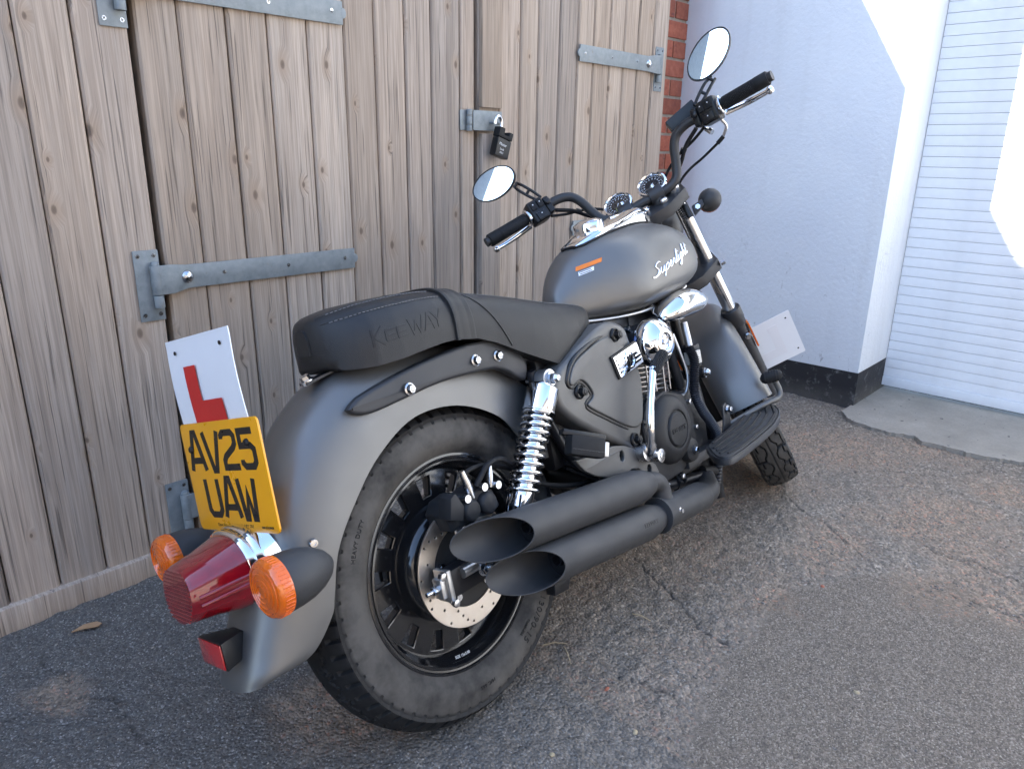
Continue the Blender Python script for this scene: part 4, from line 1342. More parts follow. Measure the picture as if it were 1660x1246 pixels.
# warning stickers behind the console
stk = MB(); stw = MB()
def on_tank(x, z, d=.0006):
    return A3((x, tank_y(x, z)-d*.7, z+d*.7))
def tank_patch(mb, pts, d):
    # quad strip over the tank skin
    (a, b), (c_, e_) = pts[0], pts[1]; (g1_, h1_), (i_, j_) = pts[3], pts[2]
    n = 6
    V_ = []
    for u_ in range(n+1):
        for v_ in range(n+1):
            s, t_ = u_/n, v_/n
            x = (a*(1-s)+c_*s)*(1-t_)+(g1_*(1-s)+i_*s)*t_; z = (b*(1-s)+e_*s)*(1-t_)+(h1_*(1-s)+j_*s)*t_
            V_.append(on_tank(x, z, d))
    F_ = [(i*(n+1)+j, (i+1)*(n+1)+j, (i+1)*(n+1)+j+1, i*(n+1)+j+1) for i in range(n) for j in range(n)]
    mb.add(V_, F_)
tank_patch(stk, [(.522, .800), (.580, .811), (.587, .821), (.528, .810)], .0008)
tank_patch(stw, [(.522, .788), (.556, .795), (.560, .804), (.525, .797)], .0008)
so1 = stk.build('warning_sticker', M['orange'], tank, smooth=60); stw.build('sticker_label', M['white'], so1, smooth=60)
lines = MB()
for i, z in enumerate((.7905, .7945)):
    for x in np.linspace(.526, .552, 9)[:-1]:
        tank_patch(lines, [(x, z+(x-.526)*.18), (x+.003, z+(x-.523)*.18), (x+.003, z+.0015+(x-.523)*.18), (x, z+.0015+(x-.526)*.18)], .0013)
lines.build('sticker_print', M['plateblack'], so1, smooth=0)
# script badge
SCR = [  # strokes of the word in a running hand, unit = letter height
 [(.62, .95), (.45, 1.05), (.18, .98), (.12, .78), (.30, .58), (.46, .38), (.40, .12), (.12, .0), (-.12, .10)],
 [(-.12, .10), (-.05, -.02), (.3, -.04), (.62, .12), (.72, .5), (.70, .2), (.80, .02), (.98, .10), (1.08, .5), (1.05, .12), (1.15, .0), (1.26, .1)],
 [(1.26, .1), (1.36, .5), (1.26, -.45)], [(1.34, .4), (1.5, .52), (1.66, .4), (1.62, .08), (1.42, .0), (1.36, .1)], [(1.66, .1), (1.78, .16)],
 [(1.78, .16), (2.02, .3), (2.04, .48), (1.90, .50), (1.82, .26), (1.92, .02), (2.12, .04), (2.24, .2)],
 [(2.24, .2), (2.32, .54), (2.36, .44), (2.52, .46), (2.50, .14), (2.60, .0), (2.72, .12)],
 [(2.72, .12), (2.92, .7), (2.94, 1.02), (2.84, 1.0), (2.78, .4), (2.84, .02), (3.0, .1)],
 [(3.0, .1), (3.10, .5), (3.08, .12), (3.18, .02), (3.3, .12)], [(3.12, .74), (3.15, .80)],
 [(3.70, .42), (3.56, .52), (3.40, .40), (3.38, .12), (3.52, .02), (3.66, .2), (3.72, .5), (3.62, -.35), (3.44, -.48), (3.36, -.32), (3.6, -.05), (3.82, .12)],
 [(3.82, .12), (4.04, .75), (4.04, 1.02), (3.95, .98), (3.90, .02)], [(3.92, .3), (4.06, .5), (4.18, .42), (4.16, .12), (4.26, .02), (4.38, .12)],
 [(4.38, .12), (4.52, .92), (4.46, .2), (4.56, .02), (4.74, .16)], [(4.36, .62), (4.72, .70)]]
bdg = MB()
for s_ in SCR:
    pth = []
    for a, b, _ in spline([(a, b, 0) for a, b in s_], 4):
        q = .0320*(a+.28*b)/.95; x = .688+q*1.0; z = .750+.0265*b+q*.275
        pth.append(on_tank(x, z, .0010))
    bdg.tube(pth, .0019, 7)
bdg.build('tank_badge', M['chrome'], tank, smooth=60)
# ---------------------------------------------------------------- exhaust
def silencer(c0, c1, R, k, name, label=None):
    c0, c1 = A3(c0), A3(c1); d = (c1-c0)/np.linalg.norm(c1-c0); L = np.linalg.norm(c1-c0)
    u = A3((0, 1, 0)); u = u-d*(u @ d); u /= np.linalg.norm(u); v = np.cross(d, u)
    n = 56
    def ring(r, base, cut):
        out = []
        for i in range(n):
            a = 2*PI*i/n
            out.append(c0+d*(base-cut*k*math.cos(a))+u*r*math.cos(a)+v*r*math.sin(a))
        return out
    rings = [ring(R-.0022, .12, 0), ring(R-.0022, .07, .6), ring(R-.0022, .0006, 1), ring(R-.0011, -.0004, 1), ring(R, .0006, 1), ring(R, .07, .5), ring(R, .12, 0), ring(R, L-.055, 0), ring(R*.985, L-.045, 0), ring(R*.86, L-.018, 0), ring(R*.72, L, 0), ring(R*.55, L+.004, 0)]
    o = MB().loft(rings, closed=True, caps=False).build(name, M['pipe'], bike, smooth=40)
    bf = MB(); bf.cyl(c0+d*.105, c0+d*.107, R-.002, n=32); bf.lathe([(.012, 0), (.012, -.02), (.010, -.02), (.010, 0)], c0+d*.105, d, 20)
    bf.build('baffle', M['darkmetal'], o, smooth=40)
    return o
up_s = silencer((-.030, -.190, .376), (.452, -.188, .318), .0380, .066, 'silencer')
lo_s = silencer((.020, -.203, .296), (.450, -.198, .240), .0385, .064, 'silencer')
up_s['label'] = 'upper silencer'; lo_s['label'] = 'lower silencer'
tl = text_mb('KEEWAY', .013, lambda a, b, d: A3((.345+a, -.2010-math.sqrt(max(0, .0388**2-(.006+b)**2))-d*.3, .2585+b-a*.12)), ext=.0005, shear=.2)
tl.build('silencer_print', M['darkmetal'], lo_s, smooth=0)
ex = MB()
ex.tube(spline([(.440, -.188, .3195), (.478, -.188, .313), (.498, -.188, .296), (.500, -.190, .268), (.505, -.194, .248)], 6), .0225, 20)
ex.tube(spline([(.445, -.198, .2435), (.55, -.196, .231), (.64, -.193, .221), (.72, -.180, .211), (.80, -.13, .208), (.86, -.08, .25), (.90, -.05, .36), (.88, -.04, .48)], 6), [.0265]*43, 20)
eh = ex.build('header_pipe', M['pipe'], bike, smooth=50)
hs_ = MB()
hs_.tube([(.455, -.198, .2422), (.462, -.198, .2413)], .0400, 28); hs_.tube(spline([(.466, -.198, .2408), (.56, -.196, .2305), (.640, -.193, .2212), (.655, -.1915, .2196)], 4), [.0345]*12+[.0285], 28)
hs_.build('heat_shield', M['pipe'], eh, smooth=40)
hb = MB(); q = A3((.500, -.2285, .2405)); hb.lathe([(.0075, 0), (.0075, .002), (.004, .004), (.0, .004)], q, (0, -1, .1), 18); hb.hexnut(q+A3((0, -.003, 0)), q+A3((0, -.008, .0)), .005)
hb.build('shield_bolt', M['steel'], eh, smooth=30)
# stand foot seen below the pipes
ss = MB(); ss.tube([(.40, .10, .22), (.20, .16, .12), (.10, .24, .062)], .011, 12); ss.box((.09, .245, .068), (.07, .05, .008))
ss.build('side_stand', M['darkmetal'], bike, smooth=40)
ct = MB(); ct.prism([(.19, .16), (.235, .155), (.250, .185), (.20, .20)], lambda a, b, d: (a, d, b), -.10, -.075); ct.tube([(.22, -.085, .16), (.25, -.085, .26), (.30, -.085, .30)], .009, 10)
ct.build('stand_bracket', M['darkmetal'], bike, smooth=30, bevel=.003)

# ---------------------------------------------------------------- frame
fr = MB()
for s in (-1, 1):
    fr.tube(spline([(.47, s*.115, .33), (.50, s*.115, .45), (.42, s*.10, .58), (.32, s*.085, .63), (.20, s*.072, .655), (.10, s*.06, .66)], 6), .0135, 12)
    fr.tube(spline([(.47, s*.115, .32), (.50, s*.12, .275), (.58, s*.12, .262), (.72, s*.12, .235), (.84, s*.115, .222), (.92, s*.09, .26), (.95, s*.06, .40), (.93, s*.04, .62), (.93, s*.03, .78)], 6), .0150, 14)
    fr.tube([(.52, s*.03, .66), (.75, s*.03, .70), (.97, s*.02, .80)], .018, 12)
    fr.tube(spline([(.24, s*.105, .62), (.27, s*.105, .50), (.33, s*.11, .40), (.46, s*.115, .34)], 5), .011, 10)
fr.cyl((.962, 0, .885), (1.04, 0, .75), .027, n=20)
frame = fr.build('frame', M['darkmetal'], bike, smooth=45)
fc = MB()
for x in (.665, .69):
    fc.tube([(x, -.106, .272), (x, -.13, .264), (x, -.14, .250), (x, -.12, .226)], .0045, 8)
fc.build('tube_clip', M['rubber'], frame, smooth=40)
# dark underseat box, battery tray, inner guard: fills the space behind the shock
ib = MB(); ib.bx(.27, .53, -.095, .095, .40, .655); ib.bx(.20, .30, -.07, .07, .46, .64)
ib.build('electrics_box', M['plastic'], bike, smooth=30, bevel=.01)
wr = MB()
for i in range(7):
    z = .46-.012*i
    wr.tube(spline([(.30, -.098, z+.01), (.36, -.112-.003*(i % 2), z-.03), (.44, -.116, z-.075), (.52, -.11, z-.08)], 5), .0035+.001*(i % 3), 7)
wr.build('wiring', M['rubber'], bike, smooth=50)['kind'] = 'stuff'

# ---------------------------------------------------------------- side covers
SCO = [(.525, .664), (.495, .676), (.466, .679), (.430, .672), (.392, .659), (.350, .643), (.318, .627), (.282, .612), (.262, .597), (.252, .576), (.255, .551), (.268, .526), (.300, .497), (.345, .466), (.421, .418), (.470, .391), (.492, .383), (.512, .386), (.522, .402), (.536, .430), (.552, .475), (.563, .522), (.562, .560), (.553, .600), (.544, .628), (.538, .650)]
SCI = [(.456, .648), (.425, .646), (.390, .638), (.344, .624), (.318, .610), (.301, .588), (.300, .577), (.309, .572), (.322, .577), (.340, .576), (.358, .560), (.368, .541), (.362, .532), (.345, .520), (.400, .484), (.465, .446), (.500, .432), (.524, .436), (.534, .450), (.546, .488), (.551, .520), (.550, .548), (.536, .584), (.515, .612), (.492, .625), (.474, .630), (.468, .640)]
SCO = [tuple(p[[0, 2]]) for p in spline([(a, 0, b) for a, b in SCO+SCO[:1]], 4)[:-1]]
SCI = [tuple(p[[0, 2]]) for p in spline([(a, 0, b) for a, b in SCI+SCI[:1]], 4)[:-1]]
def side_cover(s):
    yf = lambda a, b, k: s*k
    o = dome_panel(SCO, .096, .136, .148, .014, 'side_cover', M['cover'], bike, yfun=yf)
    dome_panel(SCI, .142, .1505, .1535, .004, 'raised_panel', M['cover'], o, yfun=yf)
    gv = MB()
    for t_ in (inset(SCI, -(1 if signed(SCI) > 0 else -1)*.0050),):
        gv.tube([A3((a, s*.1476, b)) for a, b in t_[2:62]], [.0020+.0040*math.sin(PI*min(1, k/26.))**.8 if k < 26 else .0026 for k in range(60)], 8, caps=False)
    gv.build('panel_groove', M['plateblack'], o, smooth=60)
    for x, z in ((.484, .647), (.326, .555), (.490, .407)):
        m_ = MB(); m_.lathe([(.0155, 0), (.0155, .005), (.013, .007)], (x, s*.1475, z), (0, s, 0), 26); m_.hexnut((x, s*.154, z), (x, s*.166, z), .0098)
        m_.cyl((x, s*.166, z), (x, s*.1675, z), .0065, .005, n=16)
        m_.build('cover_bolt', M['plastic'], o, smooth=30, bevel=.0006)
    return o
sc_r = side_cover(-1); side_cover(1)
# chrome badge plate with stripes and a ring
def bp(a, b, d):          # a along, b up, metres, from the lower left corner
    o_ = A3((.462, 0, .550)); ux = A3((.104, 0, .0185)); uy = A3((-.019, 0, .056))
    p = o_+ux*(a/.1056)+uy*(b/.059)
    return A3((p[0], -.156-d, p[2]))
MB().prism([(0, 0), (.105, 0), (.105, .057), (0, .057)], bp, -.004, .003).build('badge_frame', M['plastic'], sc_r, smooth=30, bevel=.002)
bg_ = MB().prism([(.003, .003), (.102, .003), (.102, .054), (.003, .054)], bp, .002, .0062).build('badge_plate', M['chrome'], sc_r, smooth=30, bevel=.0015)
bs = MB()
for b in (.014, .024, .034, .044):
    bs.prism([(.008, b-.0028), (.040, b-.0028), (.040, b+.0028), (.008, b+.0028)], bp, .006, .0085); bs.prism([(.068, b-.0028), (.098, b-.0028), (.098, b+.0028), (.068, b+.0028)], bp, .006, .0085)
bs.build('badge_stripe', M['chrome'], bg_, smooth=30)['kind'] = 'stuff'
brg = MB(); brg.lathe([(.0205, 0), (.0205, .004), (.0165, .004), (.0165, 0)], bp(.054, .028, .0055), (0, -1, 0), 36); brg.lathe([(.0165, .0015), (.0, .0018)], bp(.054, .028, .0055), (0, -1, 0), 30)
brg.build('badge_ring', M['chrome'], bg_, smooth=40)
bk_ = MB()
stroke(bk_, [(.049, .018), (.049, .039)], .0026, bp, .0065, .0092); stroke(bk_, [(.061, .038), (.050, .028), (.061, .018)], .0026, bp, .0065, .0092)
bk_.build('badge_letter', M['darkmetal'], bg_, smooth=0)

# ---------------------------------------------------------------- engine
en = MB()
en.prism([(.50, .275), (.52, .245), (.80, .245), (.86, .285), (.865, .40), (.80, .455), (.60, .465), (.52, .44)], lambda a, b, d: (a, d, b), -.125, .125)
eng = en.build('engine', M['engine'], bike, smooth=30, bevel=.014, seg=3)
# round clutch cover
cc = A3((.648, 0, .388))
cv = MB()
cv.lathe([(.086, .105), (.0865, .135), (.083, .150), (.074, .160), (.060, .166), (.050, .1685), (.047, .1675), (.0455, .1640), (.0425, .1640), (.0410, .1680), (.0385, .1700), (.0, .1715)], cc, (0, -1, 0), 64)
cvo = cv.build('clutch_cover', M['engine'], eng, smooth=35)
c2 = MB()
c2.prism([(.55, .300), (.545, .42), (.575, .468), (.66, .480), (.74, .455), (.775, .40), (.770, .330), (.735, .285), (.68, .270), (.60, .268)], lambda a, b, d: (a, d, b), -.142, -.10)
c2.build('crankcase_cover', M['engine'], eng, smooth=30, bevel=.009, seg=3)
c3 = MB(); c3.lathe([(.032, .10), (.032, .150), (.028, .160), (.020, .164), (.0, .164)], (.712, 0, .318), (0, -1, 0), 36)
c3.lathe([(.0, .168), (.010, .168), (.012, .164)], (.712, 0, .318), (0, -1, 0), 20)
c3.build('oil_filter_cover', M['engine'], eng, smooth=40)
MB().lathe([(.0, .1735), (.0065, .1735), (.0080, .1715), (.0080, .168)], (.712, 0, .318), (0, -1, 0), 6).build('filter_bolt', M['steel'], eng, smooth=30)
for x, z in ((.565, .29), (.60, .262), (.672, .262), (.555, .43), (.60, .478), (.76, .43), (.772, .36)):
    m_ = MB(); m_.hexnut((x, -.128, z), (x, -.148, z), .0068); m_.build('casing_bolt', M['steel'], eng, smooth=30, bevel=.0006)
et = text_mb('KEEWAY', .0155, lambda a, b, d: A3((cc[0]+a, -.1714-d, cc[2]-.005+b)), ext=.0009, align='CENTER', offset=.0004)
et.build('cover_lettering', M['plastic'], eng, smooth=0)
# finned cylinder and head, leaning forward
def cyl_frame(h): return A3((.705+.10*h, 0, .455+.995*h))
fins = MB(); fe = MB()
for k in range(13):
    h = .012+.0115*k; c = cyl_frame(h)
    w2 = .098 if k < 9 else .088
    out = [(c[0]+.088*math.copysign(abs(math.cos(t_))**.62, math.cos(t_)), w2*math.copysign(abs(math.sin(t_))**.62, math.sin(t_))) for t_ in [2*PI*q/40 for q in range(40)]]
    m_ = MB(); m_.prism(out, lambda a, b, d, c=c: (a, b, c[2]+d-.1*(a-c[0])), -.0013, .0013)
    m_.build('cooling_fin', M['fin'], eng, smooth=30)
cyl_ = MB(); cyl_.cyl(cyl_frame(0), cyl_frame(.16), .066, n=40); cyl_.build('cylinder', M['darkmetal'], eng, smooth=40)
hd = MB(); c = cyl_frame(.19)
hd.box(c, (.13, .15, .06)); hd.box(cyl_frame(.225), (.10, .11, .03))
hd.build('cylinder_head', M['engine'], eng, smooth=30, bevel=.01)
post = MB()
for x, y in ((.66, -.095), (.69, -.099), (.73, -.099), (.76, -.096)):
    post.tube([(x, y, .465), (x+.014, y, .600)], .0022, 6)
post.build('fin_tie', M['fin'], eng, smooth=40)['kind'] = 'stuff'
# carburettor and clutter below the tank
cb_ = MB(); cb_.cyl((.58, -.02, .60), (.66, -.02, .60), .030, n=24); cb_.bx(.585, .645, -.065, .02, .545, .64); cb_.cyl((.61, -.06, .60), (.61, -.10, .60), .022, n=20)
cb_.bx(.56, .70, -.07, .07, .64, .675)
carb = cb_.build('carburettor', M['darkmetal'], bike, smooth=35, bevel=.003)
hw_ = MB()
for i in range(6):
    y = -.05-.012*i
    hw_.tube(spline([(.55, y*.6, .655-.004*i), (.60, y, .635-.012*i), (.68, y, .64-.01*i), (.80, y*.8, .655)], 5), .003, 6)
hw_.build('control_cable', M['rubber'], carb, smooth=50)['kind'] = 'stuff'
cs_ = MB()
for x, y, z in ((.575, -.09, .575), (.56, -.10, .60), (.60, -.10, .645), (.572, -.10, .633)):
    cs_.hexnut((x, y, z), (x, y-.012, z), .006)
cs_.build('carburettor_screw', M['steel'], carb, smooth=30)['kind'] = 'stuff'
bl = MB(); bl.box((.575, -.105, .628), (.02, .012, .022)); bl.tube([(.575, -.112, .637), (.567, -.114, .630), (.575, -.114, .622)], .0028, 7)
bl.build('blue_clip', simple('blue_plastic', (.03, .12, .45), .4), carb, smooth=30)
# chrome air-cleaner disc
ac = MB(); q = A3((.634, -.130, .602))
ac.lathe([(.030, 0), (.054, .004), (.0575, .012), (.0580, .022), (.055, .034), (.047, .045), (.038, .052), (.034, .0545), (.0325, .0535), (.031, .0555), (.025, .0575), (.0215, .0575), (.0195, .0545), (.0175, .0490), (.010, .0480), (.0, .0480)], q, (-.06, -1, .02), 56)
aco = ac.build('air_cleaner_cover', M['chrome'], bike, smooth=45)
m_ = MB(); m_.hexnut(q+A3((0, -.046, 0)), q+A3((0, -.054, 0)), .0085); m_.cyl(q+A3((0, -.054, 0)), q+A3((0, -.055, 0)), .0055, n=14); m_.build('cover_nut', M['steel'], aco, smooth=30, bevel=.0006)
m_ = MB(); m_.cyl((.634, -.05, .602), (.634, -.132, .602), .045, .050, n=36); m_.build('backing_plate', M['darkmetal'], aco, smooth=40)
# chrome horn shell forward of it
hn = MB(); rings = []
for k in range(15):
    t_ = k/14; x = .704+.202*t_
    g = math.sin(PI*min(1, (.06+.94*t_)))**.55 if t_ < .5 else math.sqrt(max(0, 1-((t_-.5)/.5)**2.6))
    g = max(g, .03)
    c = A3((x, -.128-.010*t_, .652+.012*t_+.010*math.sin(PI*t_)))
    rings.append([c+A3((0, .052*g*math.cos(a), .040*g*math.sin(a)*(1 if math.sin(a) > 0 else .8))) for a in [2*PI*q/32 for q in range(32)]])
hno = hn.loft(rings).build('horn_cover', M['chrome'], bike, smooth=60)
hk = MB(); hk.tube([(.70, -.05, .70), (.78, -.09, .706), (.80, -.10, .695)], .008, 10); hk.box((.80, -.10, .694), (.03, .02, .01)); hk.build('horn_bracket', M['chrome'], hno, smooth=40)
# kick starter
kk = MB()
kpts = [(.497, -.165, .368), (.494, -.185, .385), (.487, -.195, .410), (.486, -.200, .440), (.497, -.200, .475), (.512, -.200, .510), (.529, -.200, .545), (.536, -.200, .560)]
kk.tube(spline(kpts, 5), [.0125]*8+[.0095]*12+[.0088]*16, 14)
ko = kk.build('kick_starter', M['chrome'], bike, smooth=50)
kb = MB(); kb.cyl((.494, -.135, .376), (.494, -.178, .376), .0205, n=24); kb.cyl((.516, -.16, .362), (.516, -.196, .362), .0155, n=24); kb.cyl((.516, -.196, .362), (.516, -.198, .362), .007, n=14)
kb.build('kick_boss', M['steel'], ko, smooth=35, bevel=.002)
rb = MB(); n = 22; rings = []
p0, p1 = A3((.531, -.200, .549)), A3((.588, -.200, .583)); d = p1-p0; u, v, dd = ortho(d)
for k in range(9):
    t_ = k/8; r = .0138 if 0 < k < 8 else .0115
    rings.append([p0+d*t_+(u*math.cos(a)+v*math.sin(a))*(r*(1 if q % 2 else .90)) for q, a in enumerate([2*PI*q/(2*n) for q in range(2*n)])])
rb.loft(rings).build('kick_rubber', M['rubber'], ko, smooth=25)

# ---------------------------------------------------------------- looms and pipes in front of the engine
lm_ = MB()
path = spline([(.812, -.138, .560), (.806, -.150, .524), (.790, -.150, .480), (.783, -.150, .441), (.805, -.150, .395), (.833, -.150, .360), (.862, -.150, .312), (.866, -.14, .25), (.862, -.12, .17)], 18)
rr = [.0118+.0014*(1 if k % 2 else -1) for k in range(len(path))]
lm_.tube(path, rr, 12)
lmo = lm_.build('wiring_loom', M['loom'], bike, smooth=30)
l2 = MB(); l2.tube(spline([(.845, -.10, .560), (.832, -.11, .50), (.850, -.115, .42), (.885, -.12, .34), (.895, -.11, .25), (.88, -.10, .17)], 6), .011, 10)
l2.tube(spline([(.80, -.09, .60), (.785, -.10, .53), (.79, -.11, .46)], 6), .013, 10)
l2.build('cable_bundle', M['rubber'], lmo, smooth=50)
l3 = MB(); l3.tube([(.850, -.112, .620), (.846, -.118, .580), (.842, -.122, .545)], .0098, 14); l3.build('regulator_tube', M['brushed'], lmo, smooth=50)
l4 = MB(); l4.box((.828, -.135, .530), (.034, .030, .034)); l4.build('connector', M['cream'], lmo, smooth=30, bevel=.002)
l5 = MB(); l5.box((.832, -.130, .553), (.040, .030, .014)); l5.box((.862, -.125, .53), (.012, .02, .06)); l5.build('connector_clip', M['plastic'], lmo, smooth=30, bevel=.002)
l6 = MB(); l6.tube(spline([(.79, -.11, .60), (.795, -.13, .50), (.775, -.13, .452), (.745, -.125, .447)], 6), .0045, 8); l6.tube([(.745, -.125, .447), (.70, -.125, .458), (.665, -.125, .470)], .006, 8)
l6.build('clutch_cable', M['brushed'], lmo, smooth=50)
rm = MB(); rm.cyl((.845, -.06, .481), (.872, -.135, .481), .013, n=18); rmo = rm.build('rubber_mount', M['rubber'], bike, smooth=40)
m_ = MB(); m_.cyl((.872, -.135, .481), (.873, -.139, .481), .0135, n=18); m_.lathe([(.010, 0), (.010, .007), (.006, .012), (.0, .013)], (.873, -.139, .481), (.1, -1, 0), 16); m_.build('mount_nut', M['steel'], rmo, smooth=40)
# lower clutter: side tubes and unions under the engine, front
lc = MB(); lc.tube(spline([(.80, -.125, .235), (.845, -.128, .222), (.875, -.125, .205), (.872, -.12, .165)], 6), .0125, 12); lc.cyl((.872, -.12, .175), (.872, -.12, .140), .0155, n=16)
lc.tube(spline([(.92, -.11, .33), (.905, -.118, .26), (.90, -.12, .215)], 5), .012, 10); lc.cyl((.905, -.12, .27), (.93, -.14, .25), .014, n=14)
lc.build('drain_hose', M['rubber'], bike, smooth=40)

# ---------------------------------------------------------------- footboard, pedal, pillion peg
FB = [(.723, -.190), (.660, -.238), (.634, -.268), (.632, -.288), (.648, -.298), (.708, -.299), (.800, -.293), (.903, -.282), (.970, -.268), (1.020, -.253), (1.080, -.228), (1.125, -.199), (1.148, -.170), (1.145, -.148), (1.110, -.135), (1.062, -.131), (.960, -.150), (.867, -.168), (.790, -.175)]
FB = [tuple(p[[0, 2]]) for p in spline([(a, 0, b) for a, b in FB+FB[:1]], 4)[:-1]]
sgf = 1 if signed(FB) > 0 else -1
fz = lambda a: .318 + .006*(a-.63)/.5
fbm_ = MB(); fbm_.prism(FB, lambda a, b, d: (a, b, fz(a)+d), -.015, .0)
fbo = fbm_.build('footboard', M['strut'], bike, smooth=40, bevel=.003)
inn = inset(FB, sgf*.006)
MB().prism(inn, lambda a, b, d: (a, b, fz(a)+d), -.001, .0055).build('rubber_pad', simple('dusty_rubber', (.030, .030, .031), .55, 0, .25, 30), fbo, smooth=35, bevel=.002)
inn2 = inset(FB, sgf*.0015)
eg = MB(); eg.tube([A3((a, b, fz(a)+.0012)) for a, b in inn2[4:52]], .0018, 8); eg.build('edge_trim', M['strut'], fbo, smooth=60)
ip = inset(FB, sgf*.014)
for k in range(5):
    off = .012+.021*k
    rp = MB(); pts_ = []
    for x in np.linspace(.66, 1.12, 24):
        # lines run along the board, following its outer edge
        outer = np.interp(x, [.632, .708, .903, 1.02, 1.125, 1.148], [-.288, -.299, -.282, -.253, -.199, -.170])
        inner_ = np.interp(x, [.632, .723, .867, 1.062, 1.11, 1.148], [-.275, -.190, -.168, -.131, -.135, -.165])
        y = outer+off
        if y < inner_-.010: pts_.append(A3((x, y, fz(x)+.0058)))
    if len(pts_) > 3:
        rp.tube(pts_, .0034, 8); rp.build('rubber_rib', M['rubber'], fbo, smooth=60)
bk2 = MB(); bk2.prism([(.885, .300), (.940, .312), (.945, .365), (.930, .385), (.912, .380), (.905, .340)], lambda a, b, d: (a, d, b), -.152, -.146); bk2.bx(.70, .95, -.15, -.11, .27, .296)
fbk = bk2.build('footboard_bracket', M['strut'], bike, smooth=30, bevel=.003)
m_ = MB(); m_.cyl((.930, -.152, .366), (.930, -.156, .366), .012, n=16); m_.hexnut((.930, -.156, .366), (.930, -.166, .366), .0085); m_.build('bracket_bolt', M['steel'], fbk, smooth=30, bevel=.0006)
bp_ = MB(); bp_.tube(spline([(.955, -.128, .312), (1.03, -.165, .330), (1.082, -.196, .345), (1.118, -.212, .350), (1.132, -.214, .366), (1.128, -.208, .395)], 6), .0085, 12)
bpo = bp_.build('brake_pedal', M['cover'], bike, smooth=50)
pd = MB(); rings = []
for k in range(17):
    t_ = -1+k/8; g = math.sqrt(max(.04, 1-abs(t_)**3.2))
    c = A3((1.112, -.205+.0, .413)); ux = A3((.45, -.86, .10))*.031
    rr_ = 1.0 if k % 2 else .93
    rings.append([c+ux*t_+A3((.40*math.cos(a), .20*math.cos(a), 0))*.030*g*rr_+A3((0, 0, 1))*.019*g*rr_*math.sin(a) for a in [2*PI*q/20 for q in range(20)]])
pd.loft(rings).build('pedal_rubber', M['rubber'], bpo, smooth=30)

PB = [(.262, .425), (.285, .400), (.320, .378), (.358, .363), (.395, .350), (.425, .345), (.450, .352), (.478, .345), (.500, .326), (.520, .312), (.541, .307), (.553, .312), (.545, .330), (.524, .346), (.500, .368), (.470, .390), (.440, .404), (.405, .414), (.375, .418), (.382, .404), (.340, .412), (.300, .420)]
hole = lambda x, z, r, e=1.0: [(x+r*math.cos(t_), z+r*e*math.sin(t_)) for t_ in [2*PI*q/18 for q in range(18)]]
pb = plate2d(PB, [hole(.424, .388, .0105, 1.35), hole(.519, .329, .0105, 1.2)], lambda a, b, d: (a, -.150-.10*max(0, .33-a)-d, b), -.006, .006, .0022)
pbo = pb.build('pillion_bracket', M['cover'], bike, smooth=35)
pg = MB()
# folded footrest block
c = A3((.262, -.190, .456)); ex_ = A3((.865, -.34, -.37)); ex_ /= np.linalg.norm(ex_)
ey_ = A3((-.30, -.94, .16)); ey_ -= ex_*(ey_ @ ex_); ey_ /= np.linalg.norm(ey_); ez_ = np.cross(ex_, ey_)
pgM = np.stack([ex_, ey_, ez_], 1)
pg.box(c, (.080, .030, .040), pgM)
pgo = pg.build('pillion_footrest', M['rubber'], bike, smooth=30, bevel=.006)
m_ = MB(); m_.box(c+ey_*.0153+ez_*.008, (.074, .0012, .0014), pgM); m_.build('mould_line', M['plateblack'], pgo, smooth=0)
m_ = MB(); m_.box(c+ex_*.047+ey_*-.004, (.014, .018, .030), pgM); m_.build('footrest_hinge', M['brushed'], pgo, smooth=30, bevel=.002)
m_ = MB(); m_.box(c-ey_*.012-ez_*.025, (.10, .02, .012), pgM); m_.build('footrest_base', M['plastic'], pgo, smooth=30, bevel=.003)

# ---------------------------------------------------------------- number plate and rear learner plate
NC = A3((-.3641, .0018, .5912)); ny_, nt_, nr_ = .0637, .0429, -.021
nn = A3((math.cos(ny_), math.sin(ny_), 0)); nl = A3((-math.sin(ny_), math.cos(ny_), 0)); nu = zz*math.cos(nt_)+nn*math.sin(nt_)
nl2 = nl*math.cos(nr_)+nu*math.sin(nr_); nu2 = nu*math.cos(nr_)-nl*math.sin(nr_); nf_ = np.cross(nl2, nu2); nf_ = nf_ if nf_[0] < 0 else -nf_
def NP(a, b, d): return NC - nl2*a + nu2*b + nf_*d      # a to the right as seen from behind, d towards the viewer
def rrect(hw, hh, r, n=5):
    out = []
    for cx_, cy_, a0 in ((hw-r, hh-r, 0), (-hw+r, hh-r, PI/2), (-hw+r, -hh+r, PI), (hw-r, -hh+r, 3*PI/2)):
        out += [(cx_+r*math.cos(a0+PI/2*k/n), cy_+r*math.sin(a0+PI/2*k/n)) for k in range(n+1)]
    return out
npo = MB().prism(rrect(.1149, .0867, .009), NP, -.0025, .0015).build('number_plate', M['yellow'], bike, smooth=30, bevel=.001)
CH = {'A': [[(0, 0), (.018, .064), (.026, .064), (.044, 0)], [(.0075, .017), (.0365, .017)]],
      'V': [[(0, .064), (.018, 0), (.026, 0), (.044, .064)]],
      '2': [[(.004, .050), (.004, .055), (.010, .060), (.034, .060), (.040, .054), (.040, .042), (.034, .035), (.010, .022), (.004, .015), (.004, .004), (.0445, .004)]],
      '5': [[(.042, .060), (.005, .060), (.005, .037), (.032, .037), (.040, .031), (.040, .011), (.033, .004), (.011, .004), (.004, .010), (.004, .015)]],
      'U': [[(.004, .064), (.004, .012), (.011, .004), (.033, .004), (.040, .012), (.040, .064)]],
      'W': [[(0, .064), (.008, 0), (.014, 0), (.022, .040), (.030, 0), (.036, 0), (.044, .064)]]}
